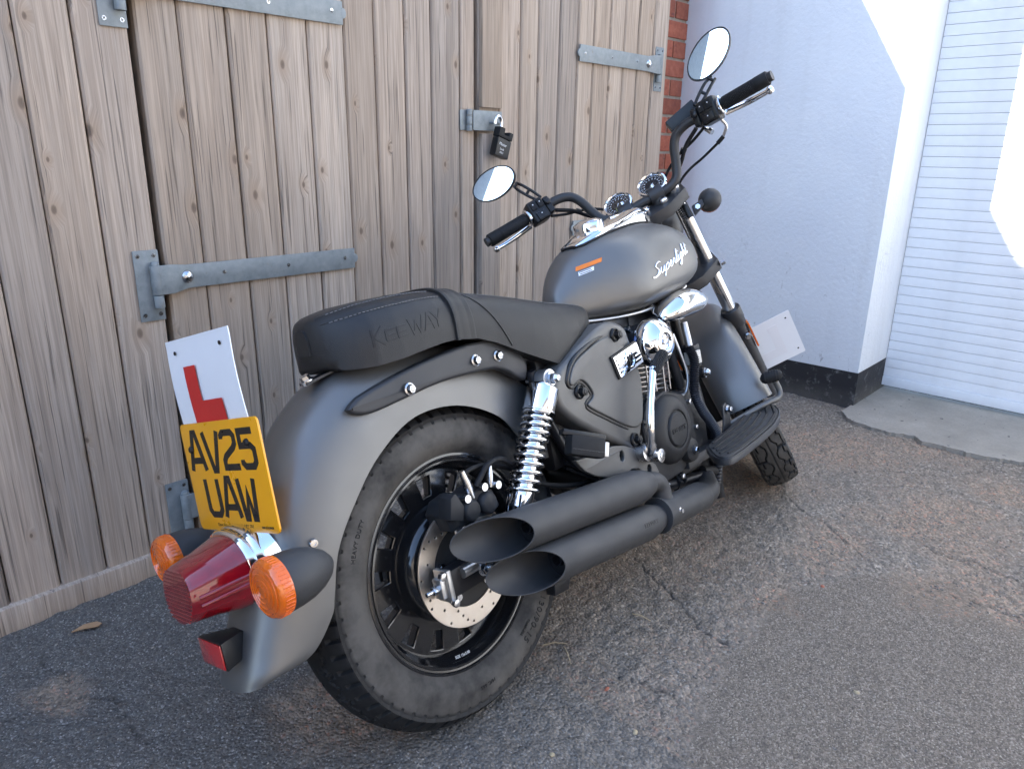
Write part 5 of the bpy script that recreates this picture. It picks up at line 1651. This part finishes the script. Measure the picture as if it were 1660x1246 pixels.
def plate_text(s, x0_, y0_, pitch, sy):
    for i, ch in enumerate(s):
        m_ = MB()
        for ln in CH[ch]:
            stroke(m_, [(x0_+i*pitch+a, y0_+b*sy) for a, b in ln], .0104, NP, .0012, .0019)
        m_.build('character', M['plateblack'], npo, smooth=0)
plate_text('AV25', -.0985, .0105, .0505, .95)
plate_text('UAW', -.0735, -.0645, .0505, .95)
t2 = text_mb('Dave Bros Motorcycles Ltd IP1 2RE', .0072, lambda a, b, d: NP(a-.004, b-.0795, .0017+d), ext=.0001, align='CENTER'); t3 = text_mb('GAM HOLDINGS', .0042, lambda a, b, d: NP(a+.086, b-.0795, .0017+d), ext=.0001, align='CENTER', offset=.0002)
t2.add(t3.v, t3.f); t2.build('plate_print', M['plateblack'], npo, smooth=0)
for a, b in ((-.089, .045), (.078, .050)):
    m_ = MB(); m_.lathe([(.0062, 0), (.0062, .0022), (.0045, .0042), (.0, .0046)], NP(a, b, .0015), nf_, 16); m_.build('plate_screw', M['plastic'], npo, smooth=40)
# bent learner plate behind it
def LP(a, b, d):
    # b 0..1 up the sheet: bows away to the rear wheel side
    s = b/.215
    bend = .007*math.sin(PI*min(1, s))
    return NC - nl2*(a-.005-.014*s) + nu2*(-.005+b) + nf_*(d-.0060+bend*s)
cols_, rows_ = 6, 18; L_ = .0975
lv = []
for j in range(rows_+1):
    for i in range(cols_+1): lv.append(LP(-L_+2*L_*i/cols_, .226*j/rows_, 0))
lq = [(j*(cols_+1)+i, j*(cols_+1)+i+1, (j+1)*(cols_+1)+i+1, (j+1)*(cols_+1)+i) for j in range(rows_) for i in range(cols_)]
lpo = MB().add(lv, lq).build('learner_plate', M['white'], bike, smooth=60, solid=.0016)
def strip(mb, a0, a1, b0, b1, d, n=10):
    V_ = []
    for k in range(n+1):
        b = b0+(b1-b0)*k/n; V_ += [LP(a0, b, d), LP(a1, b, d)]
    mb.add(V_, [(2*k, 2*k+1, 2*k+3, 2*k+2) for k in range(n)])
lr = MB(); strip(lr, -.048, -.0115, .02, .181, .0026); strip(lr, -.0116, .0465, .02, .125, .0026)
lr.build('letter_l', M['redsticker'], lpo, smooth=60)
for a in (-.068, .071):
    m_ = MB(); m_.cyl(LP(a, .205, .0016), LP(a, .205, .0027), .0032, n=12); m_.build('plate_hole', M['darkmetal'], lpo, smooth=0)
pbk = MB(); pbk.tube([NP(-.03, 0, -.004), NP(-.03, -.03, -.03)], .006, 8); pbk.tube([NP(.03, 0, -.004), NP(.03, -.03, -.03)], .006, 8); pbk.build('plate_bracket', M['darkmetal'], npo, smooth=40)

# ---------------------------------------------------------------- tail light
def tail_ring(x, cz, hw, hh, flat=0.0, n=40, tilt=0.0):
    out = []
    for k in range(n):
        a = 2*PI*k/n; c_, s_ = math.cos(a), math.sin(a)
        y = -hw*math.copysign(abs(c_)**.82, c_); z = hh*math.copysign(abs(s_)**.82, s_)
        if s_ < 0: y *= 1-.22*abs(s_)**1.5
        out.append(A3((x+tilt*z, y, cz+z)))
    return out
tlr = [tail_ring(-.338, .452, .067, .064, tilt=-.22), tail_ring(-.362, .452, .0685, .0655, tilt=-.16), tail_ring(-.374, .451, .0685, .0655, tilt=-.12), tail_ring(-.3765, .451, .0668, .0640, tilt=-.11), tail_ring(-.3785, .451, .0668, .0640, tilt=-.11), tail_ring(-.388, .451, .0665, .0635, tilt=-.09), tail_ring(-.392, .451, .0645, .0615, tilt=-.08), tail_ring(-.393, .451, .058, .054, tilt=-.08)]
tlo = MB().loft(tlr).build('tail_light', M['chrome'], bike, smooth=40)
ln = [tail_ring(-.390, .451, .0625, .0595, tilt=-.08), tail_ring(-.399, .4505, .0615, .0580, tilt=-.06), tail_ring(-.440, .449, .0545, .0480, tilt=.0), tail_ring(-.470, .448, .0510, .0430, tilt=.06), tail_ring(-.478, .4475, .0475, .0400, tilt=.08)]
MB().loft(ln).build('red_lens', M['red'], tlo, smooth=40)
rb_ = MB()
for k in range(13):
    z = -.034+.0057*k; w = .0445*max(.05, 1-(abs(z)/.042)**2.4)**.42
    rb_.tube([(-.4785+.08*z, -w, .4475+z), (-.4785+.08*z, w, .4475+z)], .0010, 6)
rb_.build('lens_ribs', M['red'], tlo, smooth=50)['kind'] = 'stuff'
wl2 = MB(); wl2.prism([(-.455, -.022), (-.400, -.030), (-.400, .030), (-.455, .022)], lambda a, b, d: (a, b, .4985+(a+.40)*.16+d), -.0005, .0012)
wl2.build('plate_lamp_window', simple('clear_pink_window', (.75, .55, .55), .08, 0, .05, 20, Coat_Weight=1.0), tlo, smooth=0)
rdg = MB()
for z in (.452, .440):
    for s in (-1, 1):
        rdg.tube([(-.395, s*.0595, z), (-.468, s*.0515, z-.004)], [.0045, .003], 8)
rdg.build('lens_ridge', M['red'], tlo, smooth=50)['kind'] = 'stuff'
# bracket from mudguard to light
MB().bx(-.372, -.335, -.045, .045, .41, .49).build('light_base', M['darkmetal'], tlo, smooth=30, bevel=.006)
# indicators
def bullet(c, s, xf=None, parent=None, lens=True, R=.0405, name='turn_signal', L=.085):
    c = A3(c); f = (lambda p: p) if xf is None else xf
    ax_ = A3((1, 0, 0)) if lens else A3((1, 0, 0))
    prof = [(R*.98, 0), (R, .006), (R*.985, .02), (R*.91, .040), (R*.76, .058), (R*.52, .074), (R*.26, .083), (.0, .086)]
    prof = [(r, h*L/.086) for r, h in prof]
    m_ = MB().lathe(prof, c, ax_, 40).xf(f); o = m_.build(name, M['pipe'], parent or bike, smooth=50)
    if lens:
        m_ = MB().lathe([(R*1.02, .001), (R*1.02, -.013), (R*.99, -.018), (R*.93, -.0205), (R*.5, -.0235), (.0, -.0245)], c, ax_, 64).xf(f)
        m_.build('amber_lens', M['amber'], o, smooth=35)
        rg_ = MB()
        for k in range(44):
            a = 2*PI*k/44; e = A3((0, math.cos(a), math.sin(a)))
            rg_.tube([c+e*R*1.012+A3((-.001, 0, 0)), c+e*R*1.012+A3((-.0135, 0, 0))], .0012, 5)
        for rr_ in (.009, .017, .025, .033):
            rg_.tube([c+A3((-.0242+.0035*(rr_/R)**2, rr_*math.cos(2*PI*k/30), rr_*math.sin(2*PI*k/30))) for k in range(31)], .0012, 5, caps=False)
        rg_.xf(f).build('lens_flutes', M['amber'], o, smooth=50)['kind'] = 'stuff'
    return o
for s in (-1, 1):
    o = bullet((-.410, s*.172, .4595), s)
    o['label'] = 'right rear indicator' if s < 0 else 'left rear indicator'
    MB().tube([(-.362, s*.055, .455), (-.368, s*.10, .456), (-.372, s*.145, .458)], [.0125, .0115, .0125], 14).build('stalk', M['plastic'], o, smooth=50)
# reflector low on the mudguard
rf = MB(); c = A3((-.452, -.004, .347))
fr0 = [c+A3((0, a, b)) for a, b in ((.038, .0215), (-.038, .0215), (-.038, -.0215), (.038, -.0215))]
bk0 = [c+A3((.045, a, b)) for a, b in ((.016, .018), (-.016, .018), (-.016, -.020), (.016, -.020))]
rf.loft([fr0, bk0])
rfo = rf.build('rear_reflector', M['plastic'], bike, smooth=30, bevel=.002)
MB().box(c+A3((-.0012, 0, 0)), (.0024, .070, .038)).build('reflector_face', simple('red_reflector', (.52, .016, .018), .14, 0, .1, 60, .25, 500, Coat_Weight=1.0), rfo, smooth=30, bevel=.001)

# ================================================================ FRONT END (steered)
FC = SP + SN*.048                                 # middle of the fork legs at the top
def leg(t, y): return FC - SA*t + A3((0, y, 0))
LEGY = .092
AX = leg(.7305, 0)                                # front axle
fwl = wheel_rim(AX, .212, .036, 14, .128, .178, bike, 'front_wheel', xf=stv)
make_tyre('tyre', AX, .302, .0555, .210, .036, fwl, groove_front, 7.6, xf=stv, nth=780, tread_to=.0475, dust=.8)
ff = []
for k in range(37):
    a = rad(20+158*k/36); R_ = .3325 + .010*max(0, (k-30)/6)
    ring = []
    for q in range(25):
        s = -1+q/12; aa = abs(s)*PI/2; n_ = 2.9
        ky = math.sin(aa)**(2/n_); kd = 1-math.cos(aa)**(2/n_)
        ring.append(AX+A3((math.cos(a), 0, math.sin(a)))*(R_-.062*kd)+A3((0, math.copysign(.079*ky, s), 0)))
    ff.append(ring)
ffo = MB().loft(ff, closed=False, caps=False).xf(stv).build('front_mudguard', M['paint'], bike, smooth=60, solid=.0022)
for s in (-1, 1):
    m_ = MB(); m_.cyl(leg(-.045, s*LEGY), leg(.42, s*LEGY), .0195, n=28); lo = m_.xf(stv).build('fork_leg', M['chrome'], bike, smooth=40)
    m_ = MB(); m_.cyl(leg(.455, s*LEGY), leg(.76, s*LEGY), .0255, .0235, n=28); m_.xf(stv).build('fork_slider', M['strut'], lo, smooth=40)
    m_ = MB(); m_.lathe([(.0200, .400), (.0285, .400), (.0305, .404), (.0305, .440), (.0285, .445), (.0285, .458), (.0255, .462)], leg(0, s*LEGY), -SA, 32); m_.xf(stv).build('fork_seal', M['strut'], lo, smooth=40)
    m_ = MB(); m_.lathe([(.0, -.052), (.010, -.052), (.014, -.048), (.017, -.046), (.017, -.038)], leg(0, s*LEGY), -SA, 6); m_.xf(stv).build('fork_cap', M['chrome'], lo, smooth=30)
    p0, p1 = leg(.468, s*(LEGY+.030))-SN*.012, leg(.560, s*(LEGY+.030))-SN*.012
    m_ = MB(); m_.prism([(-.013, -.003), (.013, -.003), (.013, .003), (-.013, .003)], lambda a, b, d: leg(.468+d, s*(LEGY+.0285+b))+SN*(a-.004), .0, .094)
    m_.xf(stv).build('side_reflector', M['amber'], lo, smooth=30, bevel=.002)
    m_ = MB(); q = leg(.50, s*(LEGY+.012))-SN*.030; m_.cyl(q+SN*.02, q, .011, n=14); m_.hexnut(q, q-SN*.008, .0085); m_.xf(stv).build('guard_bolt', M['steel'], lo, smooth=30)
# yokes
def ybox(t0, t1, n0, n1, y0_, y1_): 
    return MB().prism([(n0, y0_), (n1, y0_), (n1, y1_), (n0, y1_)], lambda a, b, d: SP+SN*a-SA*d+A3((0, b, 0)), t0, t1)
yk = MB(); out = []
for s in (-1, 1): out.append([(0, 0)])
op_ = [(.020, -.122), (.085, -.118), (.092, -.092), (.075, -.040), (.060, 0), (.075, .040), (.092, .092), (.085, .118), (.020, .122), (-.030, .06), (-.042, 0), (-.030, -.06)]
yk.prism(op_, lambda a, b, d: SP+SN*a-SA*d+A3((0, b, 0)), -.030, .004)
yko = yk.xf(stv).build('top_yoke', M['strut'], bike, smooth=30, bevel=.004)
lyk = MB(); lyk.prism([(a+.004, b*.99) for a, b in op_], lambda a, b, d: SP+SN*a-SA*d+A3((0, b, 0)), .215, .250)
lyo = lyk.xf(stv).build('lower_yoke', M['strut'], bike, smooth=30, bevel=.004)
for s in (-1, 1):
    m_ = MB(); q = SP+SN*.02-SA*.232+A3((0, s*.122, 0)); m_.hexnut(q, q+A3((0, s*.012, 0)), .008); m_.xf(stv).build('pinch_bolt', M['steel'], lyo, smooth=30)
    m_ = MB(); q = SP+SN*.0+SA*.031+A3((0, s*.055, 0)); m_.lathe([(.012, 0), (.012, .008), (.008, .012), (.0, .013)], q, SA, 6); m_.xf(stv).build('yoke_nut', M['chrome'], yko, smooth=30, bevel=.0006)
m_ = MB(); q = SP+SA*.030; m_.lathe([(.017, 0), (.017, .010), (.012, .015), (.0, .016)], q, SA, 6); m_.xf(stv).build('stem_nut', M['chrome'], yko, smooth=30, bevel=.0006)
# risers and handlebar
BAR = [(.962, 0, .956), (.961, -.055, .955), (.960, -.090, .958), (.960, -.114, .972), (.958, -.130, 1.005), (.952, -.143, 1.042), (.945, -.164, 1.069), (.933, -.200, 1.078), (.915, -.250, 1.071), (.873, -.335, 1.061), (.832, -.415, 1.051)]
for s in (-1, 1):
    m_ = MB(); q0 = A3((.966, s*.046, .915)); q1 = A3((.961, s*.046, .958)); m_.cyl(q0, q1, .0195, n=24); m_.cyl(q1+A3((.0, -.020, 0)), q1+A3((0, .020, 0)), .0235, n=24); ro = m_.xf(stv).build('handlebar_riser', M['strut'], bike, smooth=35, bevel=.002)
    m_ = MB()
    for dx in (-.013, .013): m_.cyl(q1+A3((dx, 0, .018)), q1+A3((dx, 0, .026)), .0055, n=12)
    m_.xf(stv).build('riser_bolt', M['steel'], ro, smooth=30)
bar = [(x, -y, z) for x, y, z in BAR[:0:-1]] + BAR
bpath = spline(bar, 6)
hbo = MB().tube(bpath, .0128, 16).xf(stv).build('handlebar', M['strut'], bike, smooth=60)
def barp(t):   # point along the grip axis, t metres from the grip's inner end (right side)
    a, b = A3((.912, -.256, 1.070)), A3((.832, -.415, 1.051)); d = (b-a)/np.linalg.norm(b-a); return a+d*t, d
def mir(p, s): return A3((p[0], p[1] if s < 0 else -p[1], p[2]))
for s in (-1, 1):
    F = lambda p, s=s: stv(mir(p, s))
    _, gd = barp(0)
    g0, g1 = barp(.045)[0], barp(.168)[0]
    m_ = MB(); rings = []
    u, v, d = ortho(g1-g0); L = np.linalg.norm(g1-g0)
    prof = [(0, .0165), (.003, .0178), (.088, .0178), (.0885, .0168), (.090, .0168), (.0905, .0182), (.121, .0182), (.1235, .0165), (.1236, .0)]
    m_.lathe([(r, h) for h, r in prof], g0, gd, 36); gp = m_.xf(F).build('grip', M['rubber'], hbo, smooth=40)
    dots = MB()
    for i in range(20):
        for k in range(9):
            a = -.9+.22*k+(.11 if i % 2 else 0); e = (u*math.cos(a+PI)+v*math.sin(a+PI))
            c = g0+gd*(.008+.0039*i)+e*.0178
            dots.ball(c, .0011, 6, 3)
    dots.xf(F).build('grip_pattern', M['plastic'], gp, smooth=60)['kind'] = 'stuff'
    m_ = MB(); m_.lathe([(.0235, 0), (.0245, .002), (.0245, .007), (.0225, .009), (.016, .009)], barp(.034)[0], gd, 32); m_.xf(F).build('grip_collar', M['chrome'], hbo, smooth=40)
    # switch housing
    c = barp(.008)[0]; ub = A3((0, 0, 1)); ub = ub-gd*(ub @ gd); ub /= np.linalg.norm(ub); vb_ = np.cross(gd, ub); vb_ = vb_ if vb_[0] < 0 else -vb_   # vb_ points back to the rider
    Ms = np.stack([gd, vb_, ub], 1)
    m_ = MB(); m_.box(c+vb_*.004, (.050, .046, .064), Ms); sw = m_.xf(F).build('switch_housing', M['plastic'], hbo, smooth=30, bevel=.008, seg=3)
    for i, (a, b, w, h_, m) in enumerate(((-.012, .014, .016, .022, 'rubber'), (.010, .014, .016, .022, 'rubber'), (-.001, -.017, .030, .022, 'darkmetal'))):
        m_ = MB(); m_.box(c+vb_*.0285+gd*a+ub*b, (w, .007, h_), Ms); m_.xf(F).build('switch_button', M[m], sw, smooth=30, bevel=.002)
        m_ = MB(); m_.box(c+vb_*.0322+gd*a+ub*(b+.004), (.003, .0006, .003), Ms); m_.xf(F).build('switch_mark', M['silverink'], sw, smooth=0)
    m_ = MB(); m_.box(c+vb_*.002-gd*.036, (.020, .042, .050), Ms); m_.xf(F).build('lever_perch', M['plastic'], hbo, smooth=30, bevel=.007, seg=3)
    m_ = MB(); m_.lathe([(.0085, 0), (.0085, .006), (.006, .008), (.0, .0085)], c+vb_*.022-gd*.036+ub*.008, vb_, 18); m_.xf(F).build('perch_bolt', M['darkmetal'], sw, smooth=40)
    # lever, ahead of and a little below the grip
    l0 = c+gd*.02-vb_*.040-ub*.014; l1 = barp(.148)[0]-vb_*.050-ub*.020
    m_ = MB(); rings = []
    for k in range(14):
        t_ = k/13; p = l0+(l1-l0)*t_-vb_*.016*math.sin(PI*t_)
        w_h = .0095*(1-.35*t_); w_d = .0055
        rings.append([p+vb_*w_d*math.cos(a)+ub*w_h*math.sin(a) for a in [2*PI*q/14 for q in range(14)]])
    m_.loft(rings); m_.ball(l1, .0105, 14, 10); m_.xf(F).build('lever', M['chrome'], hbo, smooth=50)
    # mirror on a slotted stem
    if s < 0: mc = A3((.935, -.328, 1.208)); tilt = rad(24); hw_, hh_ = .0735, .0450
    else:     mc = A3((.935, -.336, 1.210)); tilt = rad(2); hw_, hh_ = .0700, .0440
    mn = A3((-1, .30, .065)) if s < 0 else A3((-1, -.11, .05)); mn /= np.linalg.norm(mn)
    my = A3((0, -1, 0)); my -= mn*(my @ mn); my /= np.linalg.norm(my); mz = np.cross(mn, my); mz = mz if mz[2] > 0 else -mz
    ma = my*math.cos(tilt)+mz*math.sin(tilt); mb_ = mz*math.cos(tilt)-my*math.sin(tilt)
    def oval(k, dp): return [mc+ma*hw_*k*math.cos(a)+mb_*hh_*k*math.sin(a)+mn*dp for a in [2*PI*q/48 for q in range(48)]]
    m_ = MB().loft([oval(.55, -.026), oval(.85, -.020), oval(.98, -.009), oval(1.0, .0), oval(.985, .004), oval(.93, .004), oval(.925, .001)]); mo = m_.xf(F).build('mirror', M['plastic'], bike, smooth=40)
    m_ = MB().add(oval(.93, .0022) + [mc+mn*.0032], [(k, (k+1) % 48, 48) for k in range(48)]); m_.xf(F).build('mirror_glass', M['glassmirror'], mo, smooth=60)
    b0 = c-gd*.030+ub*.030; b1 = mc-mb_*hh_*.95-ma*hw_*.55 if s < 0 else mc-ma*hw_*.75-mb_*hh_*.70
    m_ = MB(); sd = np.cross(b1-b0, A3((1, 0, 0))); sd /= np.linalg.norm(sd)
    for o_ in (-1, 1):
        m_.tube(spline([b0+sd*o_*.006, b0+(b1-b0)*.35+sd*o_*.0085-A3((0, 0, 0)), b0+(b1-b0)*.75+sd*o_*.0085, b1+sd*o_*.006-mn*.012], 5), .0042, 8)
    for t_ in (.02, .45, .92): m_.tube([b0+(b1-b0)*t_-sd*.0085, b0+(b1-b0)*t_+sd*.0085], .0044, 8)
    m_.xf(F).build('mirror_stem', M['plastic'], mo, smooth=50)
# front brake reservoir, cables and hoses
m_ = MB(); m_.box((.962, -.200, 1.106), (.034, .090, .036), np.array(((1, 0, 0), (0, .97, .2), (0, -.2, .97)))); m_.xf(stv).build('brake_reservoir', M['plastic'], hbo, smooth=30, bevel=.004)
m_ = MB(); m_.tube(spline([(.93, -.280, 1.040), (.94, -.284, 1.020), (.955, -.268, 1.003)], 6), .0042, 10); m_.xf(stv).build('throttle_elbow', M['chrome'], hbo, smooth=50)
m_ = MB(); m_.tube([(.955, -.268, 1.003), (.962, -.248, .996)], .0058, 10); m_.tube(spline([(.962, -.248, .996), (.985, -.20, .986), (1.0, -.155, .978), (1.01, -.11, .955), (1.03, -.06, .90)], 6), .0036, 10); m_.xf(stv).build('throttle_cable', M['rubber'], hbo, smooth=50)
m_ = MB(); m_.hexnut((.935, -.235, 1.040), (.930, -.240, 1.030), .006); m_.cyl((.930, -.240, 1.032), (.925, -.244, 1.022), .0075, n=14); m_.xf(stv).build('cable_screw', M['steel'], hbo, smooth=30)
for s in (-1, 1):
    F = lambda p, s=s: stv(mir(p, s))
    m_ = MB(); m_.tube(spline([(.935, -.215, 1.055), (.965, -.175, 1.035), (.985, -.150, 1.01), (1.005, -.12, .985), (1.02, -.08, .95), (1.03, -.03, .90)], 6), .0055, 10)
    m_.tube(spline([(.925, -.232, 1.044), (.96, -.195, 1.035), (.995, -.13, 1.02), (1.02, -.07, .98), (1.03, -.02, .93)], 6), .0042, 8)
    m_.xf(F).build('switch_cable', M['rubber'], hbo, smooth=50)
    m_ = MB(); m_.tube([(.975, -.168, 1.032), (.982, -.158, 1.024)], .0085, 12); m_.xf(F).build('cable_tie', M['plastic'], hbo, smooth=50)
# gauges
for i, (y, z) in enumerate(((-.049, .992), (.058, .990))):
    c = A3((1.005, y, z)); nrm = A3((-.80, 0, .60)); R_ = .0400
    m_ = MB(); m_.lathe([(.012, -.050), (.030, -.046), (.0375, -.030), (.0400, -.008), (.0405, .0)], c, nrm, 40); go = m_.xf(stv).build('gauge', M['chrome'], bike, smooth=45)
    m_ = MB(); m_.lathe([(.0405, .0), (.0440, .004), (.0425, .0095), (.0385, .0105), (.0355, .0070), (.0345, .004)], c, nrm, 48); m_.xf(stv).build('bezel', M['chrome'], go, smooth=45)
    m_ = MB(); m_.lathe([(.0, .0030), (.0350, .0030)], c, nrm, 40); m_.xf(stv).build('dial_face', M['dial'], go, smooth=0)
    u = A3((0, -1, 0)); v = np.cross(nrm, u); v = v if v[2] > 0 else -v
    m_ = MB()
    for k in range(25):
        a = rad(225-270*k/24); l_ = .006 if k % 2 == 0 else .0035
        e = u*math.cos(a)+v*math.sin(a); tt = np.cross(nrm, e)
        p0_, p1_ = c+nrm*.0034+e*.0325, c+nrm*.0034+e*(.0325-l_)
        m_.add([p0_+tt*.0007, p0_-tt*.0007, p1_-tt*.0007, p1_+tt*.0007], [(0, 1, 2, 3)])
    for k in range(13):
        a = rad(225-270*k/12); e = u*math.cos(a)+v*math.sin(a); q = c+nrm*.0034+e*.0225
        m_.add([q+u*.0016+v*.0016, q-u*.0016+v*.0016, q-u*.0016-v*.0016, q+u*.0016-v*.0016], [(0, 1, 2, 3)])
    m_.xf(stv).build('dial_marks', M['silverink'], go, smooth=0)['kind'] = 'stuff'
    a = rad(225 if i == 0 else 240); e = u*math.cos(a)+v*math.sin(a); tt = np.cross(nrm, e)
    m_ = MB(); m_.add([c+nrm*.0042+e*.028, c+nrm*.0042+tt*.0011-e*.006, c+nrm*.0042-tt*.0011-e*.006], [(0, 1, 2)]); m_.xf(stv).build('needle', M['white'], go, smooth=0)
    if i == 1:
        m_ = MB(); q = c+nrm*.0035-v*.014; m_.add([q+u*.010+v*.006, q-u*.010+v*.006, q-u*.010-v*.006, q+u*.010-v*.006], [(0, 1, 2, 3)]); m_.xf(stv).build('warning_panel', simple('yellow_green_panel', (.35, .36, .05), .4), go, smooth=0)
# headlamp and front indicators
hl = MB(); q = SP-SA*.10+SN*.16; hl.lathe([(.0, -.10), (.035, -.095), (.065, -.07), (.082, -.03), (.088, .0), (.090, .012)], q, SN, 40); hlo = hl.xf(stv).build('headlamp', M['strut'], bike, smooth=50)
hl = MB(); hl.lathe([(.090, .012), (.094, .018), (.088, .026), (.0, .032)], q, SN, 40); hl.xf(stv).build('headlamp_glass', M['chrome'], hlo, smooth=45)
for s in (-1, 1):
    F = lambda p, s=s: stv(mir(p, s))
    c = A3((1.052, -.172, .884))
    m_ = MB(); m_.ball(c, .0325, 32, 20, sc=(1.15, 1, 1)); io = m_.xf(F).build('turn_signal', M['pipe'], bike, smooth=60)
    io['label'] = 'right front indicator' if s < 0 else 'left front indicator'
    m_ = MB(); m_.lathe([(.0310, 0), (.0320, .008), (.029, .018), (.0, .024)], c+A3((.020, 0, 0)), (1, 0, 0), 32); m_.xf(F).build('amber_lens', M['amber'], io, smooth=50)
    m_ = MB(); m_.prism([(-.115, .868), (-.150, .882), (-.152, .900), (-.118, .896)], lambda a, b, d: (1.030+d, a, b-.006), -.010, .014); m_.xf(F).build('stalk', M['strut'], io, smooth=30, bevel=.003)
    m_ = MB(); m_.hexnut((1.020, -.132, .880), (1.014, -.132, .880), .0075); m_.cyl((1.014, -.132, .880), (1.0135, -.132, .880), .004, n=10); m_.xf(F).build('stalk_bolt', M['steel'], io, smooth=30)
m_ = MB(); sp2 = [];
for k in range(8*14+1):
    a = 2*PI*k/14; sp2.append(A3((.985+.006*math.cos(a), -.085+.006*math.sin(a), .905-.0055*k/14)))
m_.tube(sp2, .0012, 6); m_.tube([(.995, -.10, .90), (.995, -.10, .86)], .010, 12); m_.xf(stv).build('cable_spring', M['darkmetal'], bike, smooth=60)
# front learner plate, seen from behind
LC = A3((1.415, -.170, .418))
lp2 = MB().prism(rrect(.088, .088, .004), lambda a, b, d: LC+A3((0, a, 0))+SA*b+SN*d, -.0008, .0008)
l2o = lp2.xf(stv).build('learner_plate', M['white'], bike, smooth=30)
m_ = MB(); m_.prism([(-.035, .060), (-.005, .060), (-.005, -.028), (.045, -.028), (.045, -.060), (-.035, -.060)], lambda a, b, d: LC+A3((0, a, 0))+SA*b+SN*d, .0009, .0014); m_.xf(stv).build('letter_l', M['redsticker'], l2o, smooth=0)
for a, b in ((-.070, .066), (-.070, -.064)):
    m_ = MB(); m_.cyl(LC+A3((0, a, 0))+SA*b-SN*.0010, LC+A3((0, a, 0))+SA*b-SN*.0016, .0030, n=12); m_.xf(stv).build('plate_hole', M['darkmetal'], l2o, smooth=0)
# a faint back print where the red letter shows through the thin sheet
m_ = MB(); m_.prism([(-.035, .060), (-.005, .060), (-.005, -.028), (.045, -.028), (.045, -.060), (-.035, -.060)], lambda a, b, d: LC+A3((0, a, 0))+SA*b+SN*d, -.0013, -.00085); m_.xf(stv).build('show_through', simple('faint_pink_white', (.79, .785, .80), .35, 0, .03), l2o, smooth=0)
